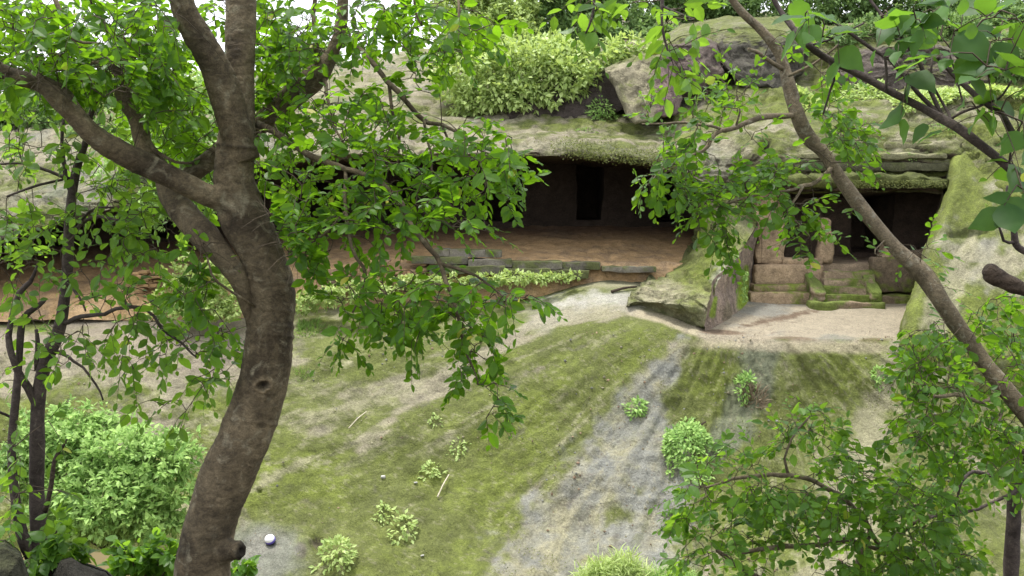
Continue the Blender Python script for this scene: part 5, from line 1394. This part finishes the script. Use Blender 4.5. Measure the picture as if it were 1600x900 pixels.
# overhanging bough with broad leaves, close to the viewer
r6 = np.random.default_rng(66)
ov_limbs = [
    [(2760, 2000, 2.9, 190), (2740, 1500, 2.9, 150), (2700, 1050, 2.9, 120), (2600, 800, 2.9, 80), (2300, 600, 2.9, 40), (2000, 480, 2.9, 30), (1790, 400, 2.9, 24), (1690, 345, 2.9, 21), (1610, 288, 2.9, 17), (1550, 240, 2.9, 15), (1500, 202, 2.92, 14), (1470, 185, 2.95, 14), (1440, 168, 2.97, 12), (1395, 145, 3.0, 12), (1340, 115, 3.05, 11.5), (1290, 90, 3.1, 11), (1262, 70, 3.1, 10), (1240, 45, 3.15, 9), (1215, 10, 3.2, 8), (1195, -30, 3.2, 7)],
]
ov_br = [
    [(1474, 186, 2.95, 8), (1455, 140, 3.0, 7), (1435, 95, 3.0, 7), (1405, 50, 3.05, 6), (1370, 15, 3.1, 5), (1350, -20, 3.1, 4)],
    [(1478, 190, 2.95, 7), (1440, 150, 3.0, 7), (1400, 105, 3.05, 6), (1355, 70, 3.1, 6), (1310, 38, 3.1, 5), (1280, 25, 3.1, 3)],
    [(1484, 188, 2.95, 5), (1478, 170, 3.0, 4.5), (1460, 130, 3.0, 4), (1456, 90, 3.0, 3)],
    [(1590, 215, 2.85, 10), (1560, 170, 2.9, 10), (1538, 158, 2.9, 11), (1510, 130, 2.95, 9), (1485, 100, 3.0, 8), (1466, 88, 3.0, 7)],
    [(1545, 160, 2.9, 8), (1530, 125, 2.9, 8), (1505, 90, 2.95, 7), (1490, 75, 2.95, 5)],
    [(1485, 186, 2.95, 4.5), (1505, 170, 2.9, 4.5), (1535, 160, 2.9, 4)],
    [(1290, 92, 3.1, 5), (1300, 118, 3.1, 4), (1295, 145, 3.1, 3.5), (1285, 178, 3.1, 2.5)],
    [(1383, 140, 3.0, 5), (1383, 110, 3.0, 4.5), (1378, 80, 3.0, 4)],
    [(1545, 158, 2.9, 4), (1560, 145, 2.85, 3.5), (1580, 120, 2.8, 3)],
    [(1505, 165, 2.9, 3), (1500, 130, 2.9, 3), (1485, 75, 2.9, 2.5)],
    [(1610, 290, 2.9, 5), (1582, 260, 2.85, 4), (1580, 215, 2.8, 3)],
    [(1262, 68, 3.1, 4), (1305, 55, 3.1, 3), (1350, 35, 3.1, 3)],
]
ov_blobs = [
    (1280, 30, 26, 20, 3, 2.9, 3.2), (1300, 60, 16, 20, 2, 2.95, 3.1), (1400, 30, 50, 26, 5, 2.8, 3.1), (1440, 60, 40, 30, 5, 2.8, 3.1), (1500, 50, 40, 20, 6, 2.7, 3.0), (1540, 80, 50, 30, 9, 2.6, 2.9), (1580, 110, 26, 40, 6, 2.6, 2.9),
    (1430, 115, 20, 26, 3, 2.9, 3.1), (1570, 190, 30, 26, 4, 2.6, 2.9), (1515, 170, 16, 12, 2, 2.8, 2.9), (1585, 240, 18, 26, 3, 2.6, 2.9), (1570, 295, 34, 8, 2, 2.6, 2.8), (1570, 20, 40, 20, 6, 2.6, 3.0), (1460, 10, 40, 12, 4, 2.8, 3.1), (1240, 15, 20, 14, 1, 3.0, 3.2), (1405, 85, 12, 12, 1, 2.9, 3.0),
]
tree("overhanging_bough", P(1790, 400, 2.9), "close dark bough hanging in from the picture's edge with broad heart-like leaves", "tree branch", ov_limbs, ov_br, ov_blobs, M_leaf_big, M_bark_s, r6, "big", (0.062, 0.108), (2, 5), 290, droop=0.6, width=1.0, stem=(0.06, 0.14), trunk_sides=12)

# drooping leafy twig in the top middle
r7 = np.random.default_rng(77)
tree("hanging_bough", P(1060, -120, 4.2), "drooping twig of light leaves hanging in front of the tilted square boulder", "tree branch",
     [[(1128, -30, 6.38, 12), (1105, -110, 5.6, 11), (1075, -135, 4.8, 10), (1060, -120, 4.2, 9), (1040, -40, 4.2, 7), (1034, 20, 4.2, 5), (1038, 60, 4.2, 4), (1050, 95, 4.2, 3)]],
     [[(1034, 10, 4.2, 4), (1065, 25, 4.15, 3), (1085, 30, 4.1, 2)], [(930, -30, 4.3, 6), (925, 20, 4.3, 4), (915, 50, 4.3, 3)]],
     [(1060, 22, 30, 18, 7, 4.0, 4.3), (1045, 70, 20, 20, 6, 4.1, 4.3), (1055, 105, 14, 16, 5, 4.1, 4.3), (925, 20, 22, 26, 5, 4.2, 4.4), (910, 5, 20, 12, 3, 4.2, 4.4), (1000, 5, 20, 8, 2, 4.2, 4.4)],
     M_leaf_sap, M_bark_s, r7, "full", (0.06, 0.085), (5, 8), 60, droop=0.8, width=1.1)

# broken stub and dry twig at the picture's edge
p, r = branch_path([(2700, 1150, 2.9, 90), (2400, 840, 2.95, 56), (2050, 620, 3.0, 42), (1720, 500, 3.0, 34), (1640, 466, 3.0, 30), (1600, 452, 3.0, 27), (1570, 440, 3.0, 25), (1555, 433, 3.0, 27), (1547, 424, 3.0, 24), (1540, 420, 3.0, 16)])
V, f = ring_tube(p, r, 16, True, 0.5, 4.0)
tag(link("broken_branch", mesh_np("broken_branch", V, f, M_dead)), "thick blackened stub of a snapped branch pointing in over the side rock", "branch")
DT = empty("dry_branch", P(1640, 440, 3.4), "thin curved leafless dry branch with one bare fork, above the snapped stub", "branch")
for nm, sp in (("stem", [(2330, 830, 3.0, 40), (2050, 600, 3.2, 26), (1820, 480, 3.35, 18), (1680, 440, 3.4, 14), (1620, 402, 3.4, 12), (1590, 385, 3.4, 11), (1584, 360, 3.4, 10), (1578, 335, 3.4, 9), (1574, 310, 3.4, 8), (1576, 290, 3.4, 7)]),
               ("fork", [(1586, 378, 3.4, 6), (1570, 378, 3.38, 5), (1564, 362, 3.36, 4), (1556, 340, 3.35, 3)])):
    p, r = branch_path(sp); V, f = ring_tube(p, r, 10, True, 0.25, 3.0); link(nm, mesh_np(nm, V, f, M_bark_s), DT)

# ------------------------------------------------------------------ bushes, shrubs and far trees
def bush(name, lobes, label, cat, mat, n, leaf, rng, kind="far", width=1.0, stems=True, flat_=0.7, group=None, base=None, core=True):
    """lobes: (px, py, d, rx_px, ry_px) ellipsoids; leaves sit in sprigs over and inside them"""
    L = [(P(a, b, d), rx * d / F, ry * d / F) for a, b, d, rx, ry in lobes]
    areas = np.array([rx * ry for _, rx, ry in L]); cnt = (n * areas / areas.sum()).astype(int)
    pos, dr, up = [], [], []
    for (c, rx, ry), k in zip(L, cnt):
        m = max(4, k // 7)
        v = rng.normal(size=(m, 3)); v /= np.linalg.norm(v, axis=1, keepdims=True); v[:, 1] = -np.abs(v[:, 1]) * np.where(rng.random(m) < .8, 1, -1)
        lump = 1 + 0.55 * noise(v * 2.6 + c) + 0.30 * noise(v * 6.0 + c)
        rad = (0.60 + 0.42 * rng.random(m) ** 0.6) * lump
        q = c + v * rad[:, None] * np.array([rx, (rx + ry) / 2 * 0.85, ry])
        for j in range(7):
            jj = rng.normal(0, leaf * 0.22, (m, 3)) + np.array([0, 0, 0.12 * leaf])
            pos.append(q + jj)
            d = v * 0.7 + rng.normal(0, 0.75, (m, 3)); d[:, 2] -= 0.35 * rng.random(m); dr.append(d)
            up.append(np.array([0, 0, 1.0]) + 0.5 * v + rng.normal(0, 0.4, (m, 3)))
    pos, dr, up = map(np.concatenate, (pos, dr, up))
    b = base if base is not None else (L[0][0] - np.array([0, 0, L[0][2]]))
    T = empty(name, b, label, cat, group)
    var = np.clip(rng.normal(0.5, 0.25, len(pos)) + 0.18 * noise(pos * 1.2), 0, 0.94)
    leaf_soup("foliage", pos, dr, up, leaf * rng.uniform(0.55, 1.3, len(pos)), mat, T, kind, width, var)
    if stems:
        S = Soup()
        for (c, rx, ry) in L:
            for s in range(4):
                v = rng.normal(size=3); v[2] = abs(v[2])
                t = c + v / np.linalg.norm(v) * np.array([rx, rx, ry]) * 0.6
                a = np.array(b); mid = (a + t) / 2 + rng.normal(0, 0.08, 3) * np.linalg.norm(t - a)
                pth = cr_eval(np.array([a, mid, t]), 8)
                V, f = ring_tube(pth, np.linspace(0.035, 0.01, 8) * max(0.4, min(2, rx)), 5, False); S.add(V, f)
        S.build("stem", M_dead, T)
    return T


rb = np.random.default_rng(101)
bush("round_bush", [(135, 668, 23, 62, 36), (180, 705, 22.5, 92, 44), (60, 690, 23, 46, 40), (100, 740, 22.5, 75, 60), (225, 735, 22, 80, 58), (262, 715, 22.3, 40, 36), (170, 790, 21.6, 100, 56), (110, 810, 21.6, 60, 44), (235, 805, 21.5, 60, 46), (60, 720, 22.5, 50, 55)],
     "large pale green rounded bush by the muddy stream, between the sapling and the big trunk", "bush", M_bush, 22000, 0.165, rb, "far", 1.0, base=P(170, 862, 22.5))
bush("creeper_mound", [(290, 455, 30.0, 34, 34), (335, 450, 29.8, 46, 40), (360, 480, 29.4, 34, 16), (310, 485, 29.4, 46, 14), (262, 480, 29.6, 26, 16)], "bright leafy creeper mound on the long cave's ledge, half hidden by the big trunk", "bush", M_yel, 6500, 0.14, rb, stems=False)
bush("creeper_mound", [(480, 475, 30, 24, 14), (515, 465, 29.8, 30, 14), (550, 455, 29.6, 26, 12), (590, 450, 29.8, 30, 12), (650, 440, 30, 36, 10)], "low creeper below the eroded stone bank, seen through the hanging leaves", "bush", M_yel, 3000, 0.14, rb, stems=False)
bush("creeper_strip", [(700, 442, 30.2, 34, 10), (760, 438, 30.2, 36, 9), (815, 435, 30.2, 36, 8), (862, 434, 30.3, 28, 6), (895, 431, 30.3, 14, 4)], "strip of small-leaved creeper growing along the foot of the grey kerb", "creeper", M_yel, 1900, 0.14, rb, stems=False)
bush("yellow_shrub", [(760, 125, 37.5, 60, 40), (830, 110, 37.5, 66, 40), (880, 125, 37.3, 60, 34), (800, 150, 37, 54, 26), (740, 160, 37.2, 36, 24), (930, 95, 38, 50, 26), (980, 78, 38.5, 40, 18), (870, 90, 38.5, 66, 24), (850, 80, 39, 60, 26), (720, 110, 38.5, 40, 36)],
     "spreading yellow-green shrub overhanging the low dark rock face above the long cave", "shrub", M_yel, 13000, 0.24, rb, base=P(830, 180, 38.5))
# trees on the hill behind
hills = [
    ("tall pale green tree behind the yellow-green shrub, its crown reaching the picture's top", [(740, 40, 46, 60, 60), (790, -10, 46, 70, 60), (720, -30, 47, 60, 50), (760, 80, 44, 50, 30), (800, 40, 45, 50, 40)], M_yel, 11000),
    ("darker green tree above the yellow-green shrub, left of the grassy gap", [(860, 30, 47, 66, 48), (890, -20, 48, 60, 50), (840, 60, 46, 50, 26), (900, 62, 46, 40, 26), (930, 10, 48, 50, 40)], M_hill, 11000),
    ("low grey-green bush at the edge of the grassy gap above the boulders", [(1000, 45, 48, 34, 22), (960, 60, 46, 36, 16), (1030, 58, 46, 34, 14), (935, 45, 49, 30, 26)], M_hill, 3600),
    ("dark leafy tree on the skyline above the rounded brown boulder", [(1110, 0, 49, 60, 36), (1160, 14, 48, 56, 26), (1070, 10, 49, 40, 28), (1010, -5, 50, 60, 30), (1120, -30, 50, 60, 40)], M_hill, 9000),
    ("wide tree on the skyline behind the close bough", [(1260, 0, 48, 66, 40), (1330, 5, 48, 56, 36), (1390, 0, 48, 56, 40), (1300, -30, 50, 90, 40)], M_hill, 9000),
    ("leafy bush above the grey-brown boulder, behind the broad leaves", [(1460, 20, 46, 56, 38), (1530, 40, 45, 56, 40), (1590, 60, 44, 56, 44), (1560, 0, 46, 70, 40), (1450, -20, 47, 60, 36)], M_hill, 9000),
    ("small far bush on the hill crest behind the fork of the big tree", [(450, 95, 50, 34, 24), (500, 88, 50, 30, 16)], M_hill, 2200),
    ("far thicket tree behind the sapling, on the crest of the rock", [(200, 150, 44, 66, 34), (130, 170, 43, 60, 34), (270, 165, 42, 56, 40), (330, 150, 44, 50, 34)], M_yel, 9000),
    ("far loose bush on the upper rock behind the big limb", [(40, 195, 42, 60, 40), (-30, 180, 42, 50, 40), (100, 210, 41, 46, 30), (150, 220, 40, 46, 30)], M_hill, 7000),
]
for lab, lobes, mt, n in hills:
    bush("hill_tree", lobes, lab, "tree", mt, int(n * 1.5), 0.25, rb, group="trees and bushes on the hill behind", base=P(lobes[0][0], 130, lobes[0][2]))
for lab, lobes, n in [("dark green bush over the grey-brown boulder, crossed by the close bough", [(1310, 70, 40.5, 40, 22), (1360, 60, 41, 50, 24)], 3600),
                      ("bright bush filling the gap right of the grey-brown boulder, near the picture's edge", [(1570, 95, 38, 44, 36), (1620, 80, 38.5, 50, 40)], 3600),
                      ("long low bush on the rock crest between both boulder groups", [(1420, 56, 41, 60, 20), (1490, 50, 41.5, 50, 24)], 3600)]:
    bush("crest_bush", lobes, lab, "bush", M_hill, n, 0.2, rb, group="bushes on the boulder crest")
mids = [
    ("leafy bush growing on the rock between the sapling and the big limb", [(250, 200, 33, 60, 50), (300, 180, 33, 56, 50), (210, 250, 32, 50, 40)], 5200),
    ("leafy bush hanging over the cave brow behind the big tree's lower limb", [(300, 260, 31.5, 60, 44), (270, 310, 30.8, 50, 34), (340, 300, 31, 40, 40)], 5200),
]
for lab, lobes, n in mids:
    bush("brow_bush", lobes, lab, "bush", M_bush, n, 0.17, rb, group="bushes on the rock above the cave")

# plants on the brow and rocks
def on_surface(px, py, fn):
    p, n = fn(px, py); return p, n
def tuft(name, px, py, w_, h_, label, mat, n, rng, fn, kind="blade", cat="plant", leaf=None, group=None, lift=0.3):
    """small plant rooted in the rock face"""
    p, nn = fn(px, py); d = p[1]; R = w_ * d / F / 2; H = h_ * d / F
    T = empty(name, p, label, cat, group)
    a = rng.random(n) * 2 * math.pi; r = np.sqrt(rng.random(n)) * R * (1 + 0.65 * noise(V3(np.cos(a) * 2 + px, np.sin(a) * 2, 0.5)))
    up = nn * 0.5 + np.array([0, 0, 1.0]); up /= np.linalg.norm(up)
    t1 = np.cross(nn, [1, 0, 0.01]); t1 /= np.linalg.norm(t1); t2 = np.cross(nn, t1)
    base = p + t1 * (np.cos(a) * r)[:, None] + t2 * (np.sin(a) * r)[:, None] - nn * 0.03
    if kind == "blade":
        d_ = up + (t1 * np.cos(a)[:, None] + t2 * np.sin(a)[:, None]) * 0.9 * (r / R)[:, None] + rng.normal(0, 0.45, (n, 3))
        ln = H * rng.uniform(0.3, 1.0, n)
        leaf_soup("blades", base, d_, nn + rng.normal(0, .3, (n, 3)), ln, mat, T, "blade", 0.9 if H > 0.4 else 1.8, None)
    else:
        hh = np.clip(1 - (r / R) ** 2, 0.02, 1) ** 0.5 * H * (0.7 + 0.5 * rng.random(n))
        pos = base + up * (hh * (0.35 + 0.65 * rng.random(n) ** 0.5))[:, None]
        d_ = (t1 * np.cos(a)[:, None] + t2 * np.sin(a)[:, None]) + up * 0.4 + rng.normal(0, 0.5, (n, 3)); d_[:, 2] -= 0.3
        leaf_soup("foliage", pos, d_, up + nn * .5 + rng.normal(0, .4, (n, 3)), (leaf or 0.1) * rng.uniform(.6, 1.3, n), mat, T, "far", 1.1, None)
    return T


rt = np.random.default_rng(202)
def mound_at(px, py):
    q, w2 = PJ(MG); k = np.argmin((q - px) ** 2 + (w2 - py) ** 2); i, j = divmod(int(k), MG.shape[1]); return MG[i, j].copy(), MN[i, j].copy()
tuft("round_plant", 1075, 712, 84, 46, "dense rounded bright plant rooted in the grey rock above the leafy shrub", M_bush, 1500, rt, slope_at, "leafy", leaf=0.12)
tuft("fern_tuft", 996, 645, 32, 16, "small fern tuft alone on the grey washed rock", M_bush, 160, rt, slope_at, "leafy", leaf=0.12)
tuft("grass_tuft", 1165, 612, 40, 24, "small green tuft with dead grass hanging under it, below the court's edge", M_bush, 260, rt, slope_at, "leafy", leaf=0.12)
T = tuft("dead_grass_tuft", 1172, 626, 36, 22, "tuft of dead brown grass hanging under the small green tuft", M_dry, 200, rt, slope_at, "blade")
bush("grass_clump", [(945, 905, 22.3, 34, 24), (975, 898, 22.4, 30, 28), (920, 915, 22.2, 26, 18), (1005, 912, 22.2, 24, 18)], "big light feathery grass clump at the bottom edge on the grey rock", "plant", M_yel, 5200, 0.26, rb, "blade", 1.2, False, base=slope_at(955, 905)[0])
bush("grass_clump", [(1040, 905, 22.2, 24, 16), (1066, 912, 22.2, 20, 14)], "smaller pale feathery clump at the bottom edge, next to the big one", "plant", M_bush, 1700, 0.2, rb, "blade", 1.2, False, base=slope_at(1045, 905)[0])
tuft("leafy_plant", 526, 880, 60, 34, "leafy plant low on the mossy slope beside the dark hollow", M_yel, 231, rt, slope_at, "leafy", leaf=0.13)
tuft("leafy_plant", 600, 808, 36, 20, "small leafy plant in bright moss, uphill of the ferns", M_yel, 71, rt, slope_at, "leafy", leaf=0.12)
tuft("fern_patch", 630, 835, 46, 30, "loose patch of ferns in bright green moss low on the slope", M_yel, 110, rt, slope_at, "leafy", leaf=0.13)
tuft("slope_tuft", 718, 702, 32, 12, "light tuft below the end of the hanging leaf spray", M_yel, 72, rt, slope_at, "leafy", leaf=0.11)
tuft("slope_tuft", 676, 740, 34, 14, "light tuft beside the pale straight stick", M_yel, 78, rt, slope_at, "leafy", leaf=0.11)
tuft("slope_tuft", 680, 664, 24, 8, "tiny light tuft, highest of the tufts in the middle of the slope", M_yel, 36, rt, slope_at, "leafy", leaf=0.10)
tuft("slope_tuft", 1374, 592, 26, 16, "small pale tuft on the moss below the side rock", M_bush, 110, rt, slope_at, "leafy", leaf=0.11)
tuft("slope_tuft", 1075, 662, 24, 10, "tiny dark-stemmed tuft on the rim above the dense round plant", M_bush, 50, rt, slope_at, "leafy", leaf=0.10)
tuft("slope_tuft", 1045, 818, 40, 14, "scrawny tuft in a dark crevice beside the leafy shrub", M_leaf_sap, 90, rt, slope_at, "leafy", leaf=0.12)
tuft("grass_patch", 482, 515, 50, 14, "patch of bright grass on the ledge just right of the big trunk", M_grass, 420, rt, slope_at, "blade")
tuft("grass_patch", 475, 590, 30, 10, "little grass tuft on the slope close to the big trunk's scar", M_grass, 110, rt, slope_at, "blade")
tuft("fern_tuft", 200, 498, 60, 14, "pale ferns on the ledge behind the sapling's hanging leaves", M_bush, 260, rt, slope_at, "leafy", leaf=0.11)
tuft("leafy_plant", 845, 440, 26, 8, "low green tuft at the end of the creeper strip", M_bush, 60, rt, slope_at, "leafy", leaf=0.1)
tuft("ledge_plant", 1030, 424, 44, 8, "small green plant at the kerb's end against the mossy spur", M_bush, 150, rt, slope_at, "leafy", leaf=0.09)
tuft("brow_plant", 938, 182, 44, 24, "small green plant on the ledge between the dark rock face and the tilted boulder", M_bush, 400, rt, upper_at, "leafy", leaf=0.13)
tuft("brow_plant", 915, 205, 24, 8, "tiny yellowish tuft on the ledge below the small green plant", M_grass, 80, rt, upper_at, "leafy", leaf=0.11)
for lab, a, b_, w_, n in [("bright grass band on the ledge above the small cave, next to the slanting stem", 1340, 150, 110, 1500), ("bright grass on the ledge above the small cave, below the bough's fork", 1440, 158, 120, 1700),
                          ("bright grass on the ledge at the picture's edge above the side rock", 1555, 148, 120, 1500), ("bright grass low on the ledge behind the slanting tree's bend", 1270, 165, 80, 800)]:
    tuft("grass_band", a, b_, w_, 12, lab, M_yel, n * 2, rt, upper_at, "leafy", cat="grass", leaf=0.15)
tuft("brow_grass", 1480, 212, 60, 8, "thin green growth on the upper mossy band, beneath the close bough", M_grass, 300, rt, upper_at, "leafy", cat="grass", leaf=0.09)
tuft("brow_plant", 1420, 253, 18, 8, "tiny white-flecked plant on the dark rock band above the eave", M_bush, 60, rt, upper_at, "leafy", leaf=0.09)
tuft("spur_weed", 1168, 424, 14, 12, "little pale weed sprouting on the court's shaded wall", M_bush, 30, rt, mound_at, "leafy", leaf=0.12)
tuft("rock_grass", 1570, 350, 60, 10, "thin green grass on the ledge of the side rock, by the dry branch", M_grass, 300, rt, upper_at, "blade", cat="grass")

# moss and small herbs scattered over the slope: uncountable
def scatter(name, fn_mask, G, N, n, rng, mat, leaf, label, kind="far", lift=0.02):
    px, py = PJ(G); w_ = fn_mask(G, px, py).ravel(); w_ = np.clip(w_, 0, None); w_ /= w_.sum()
    idx = rng.choice(len(w_), n, p=w_); p = G.reshape(-1, 3)[idx]; nn = N.reshape(-1, 3)[idx]
    p = p + rng.normal(0, 0.05, (n, 3)) + nn * lift
    d = np.cross(nn, rng.normal(size=(n, 3))) + nn * 0.5
    o = leaf_soup(name, p, d, nn + rng.normal(0, .3, (n, 3)), leaf * rng.uniform(.5, 1.5, n), mat, None, kind, 1.2, None)
    return tag(o, label)
NSl = SN.copy()
scatter("moss_herbs", lambda G, px, py: ss(0.05, 0.5, fbm(G, 4, 0.9, off=7)) * ss(540, 600, py) * (px > 380) * (px < 1450) * (1 - ell(px, py, 960, 760, 90, 150)), SG, NSl, 5500, rt, M_mossleaf, 0.036, "tiny herbs and moss sprigs speckling the slope")
o = scatter("fallen_leaves", lambda G, px, py: ss(0.0, 0.5, fbm(G, 3, 0.5, off=2)) * (py > 500), SG, NSl, 2000, rt, M_dry, 0.04, "fallen dead leaves and litter scattered on the slope", lift=0.03)
scatter("brow_moss", lambda G, px, py: ell(px, py, 980, 243, 110, 15, 8, 0.4), Gu[:150], Nu[:150], 4200, rt, M_mossleaf, 0.055, "mossy growth hanging along the cave's brow", lift=0.05)
def hang(name, label, px0, px1, y0, y1, d, n, leaf, mat):
    p = P(rt.uniform(px0, px1, n), y0 + (y1 - y0) * rt.random(n) ** 1.4, d + rt.normal(0, 0.06, n))
    dd_ = rt.normal(0, 0.6, (n, 3)); dd_[:, 2] -= 0.9; dd_[:, 1] -= 0.5
    tag(leaf_soup(name, p, dd_, np.array([0, -1.0, 0.4]) + rt.normal(0, .4, (n, 3)), leaf * rt.uniform(.5, 1.3, n), mat, None, "far", 1.0, None), label)
hang("eave_moss", "dark mossy growth hanging from the small cave's eave", 1330, 1480, 281, 293, 31.25, 1300, 0.045, M_mossleaf)
hang("wall_weeds", "bright green weeds down the court's shaded wall", 1160, 1167, 424, 470, 30.2, 110, 0.09, M_bush)
# pebbles and rock crumbs, uncountable
def pebbles(name, label, n, rng):
    px, py = PJ(SG); w_ = (ss(-0.1, 0.5, fbm(SG, 3, 0.7, off=5)) * (py > 520) + 0.6 * ell(px, py, 960, 720, 120, 180)).ravel(); w_ /= w_.sum()
    idx = rng.choice(len(w_), n, p=w_); p = SG.reshape(-1, 3)[idx] + rng.normal(0, 0.03, (n, 3)); nn = SN.reshape(-1, 3)[idx]
    o8 = np.array([[1, 0, 0], [-1, 0, 0], [0, 1, 0], [0, -1, 0], [0, 0, 1], [0, 0, -1]], float)
    f8 = np.array([[0, 2, 4], [2, 1, 4], [1, 3, 4], [3, 0, 4], [2, 0, 5], [1, 2, 5], [3, 1, 5], [0, 3, 5]])
    sz = rng.uniform(0.012, 0.04, n) * rng.uniform(0.6, 1.4, n)
    V = p[:, None] + (o8[None] * rng.uniform(0.6, 1.3, (n, 6, 1))) @ np.eye(3) * sz[:, None, None]
    base = np.array([TAN, GREY, BROWN * 1.3])[rng.integers(0, 3, n)] * rng.uniform(.7, 1.5, (n, 1))
    o = link(name, mesh_np(name, V.reshape(-1, 3), (f8[None] + 6 * np.arange(n)[:, None, None]).reshape(-1, 3), M_rock, False, np.repeat(base, 6, 0)))
    tag(o, label, kind="stuff")
pebbles("pebbles", "loose pebbles and crumbs of rock lying over the slope", 1600, rt)
for c in ("moss_herbs", "fallen_leaves", "brow_moss"):
    pass

# ------------------------------------------------------------------ near bank: dark stones and broad-leaved plants
boulder("rock", [(74, 905), (92, 872), (110, 868), (130, 880), (165, 892), (185, 910), (170, 940), (90, 940)], 5.0, 5.5, "black wet rock at the bottom edge beside the sapling's foot", "rock", np.array([0.05, 0.045, 0.035]), -0.4, 60, 0, 0.03, mossc=MOSS_D)
boulder("rock", [(-30, 850), (10, 846), (34, 862), (48, 900), (50, 950), (-30, 950)], 4.8, 5.6, "dark moss-grown rock in the bottom corner under the sapling's leaves", "rock", np.array([0.05, 0.05, 0.03]), 0.0, 64, 0, 0.03, mossc=MOSS_D)
bush("broad_leaved_plant", [(235, 862, 6.5, 50, 22), (205, 880, 6.4, 36, 16), (262, 885, 6.4, 30, 20)], "glossy broad-leaved plant beside the foot of the big trunk", "plant", M_leaf_sap, 420, 0.085, rb, "full", 1.3, base=P(235, 930, 6.5))
bush("broad_leaved_plant", [(92, 838, 5.2, 26, 40), (70, 880, 5.1, 30, 20), (128, 872, 5.3, 20, 14)], "loose plant with yellowish broad leaves around the foot of the twin stems", "plant", M_leaf_sap, 150, 0.09, rb, "big", 0.9, base=P(92, 930, 5.2))
bush("broad_leaved_plant", [(372, 892, 7.0, 26, 12)], "small leafy plant peeping out behind the big trunk's knotted stub", "plant", M_leaf_sap, 90, 0.085, rb, "full", 1.3, base=P(372, 930, 7.0))

# ------------------------------------------------------------------ small things on the slope
def on_slope(px, py, up=0.0):
    p, n = slope_at(px, py); return p + n * up, n

# plastic pot: dark base, violet band, white domed cap
p, n = on_slope(421, 849, 0.10)
POT = empty("plastic_pot", p, "small round white pot with a violet band, lying on the slope near the big trunk", "pot")
ax = np.array([-0.25, -0.45, 0.86]); ax /= np.linalg.norm(ax)
def lathe(name, prof, mat):
    pts = [p + ax * h for h, _ in prof]; V, f = ring_tube(np.array(pts), np.array([r for _, r in prof]), 20, True)
    return link(name, mesh_np(name, V, f, mat, True), POT)
lathe("pot_base", [(-0.13, 0.05), (-0.12, 0.085), (-0.06, 0.105), (-0.03, 0.108)], plain("black_plastic", (0.03, 0.03, 0.045), 0.4, 0.5, 5, 0.1))
lathe("pot_band", [(-0.032, 0.11), (-0.03, 0.125), (0.02, 0.13), (0.03, 0.12)], plain("violet_plastic", (0.10, 0.07, 0.35), 0.35, 0.5, 5, 0.1))
lathe("lid", [(0.028, 0.118), (0.05, 0.122), (0.09, 0.11), (0.12, 0.08), (0.135, 0.04), (0.138, 0.01)], plain("white_plastic", (0.85, 0.85, 0.88), 0.35, 0.5, 5, 0.05))

def stick(a, b, d, wpx, label, mat=None):
    pa, _ = on_slope(*a, 0.05); pb, _ = on_slope(*b, 0.08)
    m = (pa + pb) / 2 + np.array([0, -0.05, 0.04]); pth = cr_eval(np.array([pa, m, pb]), 12)
    V, f = ring_tube(pth, np.linspace(wpx, wpx * .6, 12) / 2 * d / F, 6, True, 0.3)
    tag(link("stick", mesh_np("stick", V, f, mat or M_stick)), label, "stick", None)
M_stick = plain("pale_stick", (0.50, 0.45, 0.34), 0.8, 0.2, 30)
stick((685, 779), (703, 745), 25.5, 2.6, "pale straight stick leaning on the mossy slope")
stick((545, 672), (574, 645), 26.5, 2.0, "thin pale twig lying on the moss, high on the slope near the trunk")
stick((1105, 660), (1060, 690), 26, 3.2, "dark curved root beside the dense round plant", M_dead)
stick((955, 458), (995, 452), 29.0, 5.0, "dark rotten log lying on the pale ledge before the kerb", M_dead)
M_litter = plain("white_litter", (0.36, 0.355, 0.33), 0.5, 0.4, 10, 0.1)
for a, b_, s, lab in [(662, 868, 0.04, "small white scrap on the moss below the ferns"), (651, 754, 0.045, "crumpled white scrap beside the light tuft and pale stick"), (597, 747, 0.05, "pale grey stone chip on bare ground in mid-slope")]:
    p0, n0 = on_slope(a, b_, 0.03)
    V, Fc, C = rough_box(p0 - s * np.array([1, .8, .35]), p0 + s * np.array([1, .8, .35]), amp=s * 1.6, seg=s * .4, rnd=s * .25)
    tag(link("litter", mesh_np("litter", V, Fc, M_litter, True)), lab, "litter")
print("verts", sum(len(o.data.vertices) for o in scene.objects if o.type == 'MESH'), "objs", len(scene.objects))
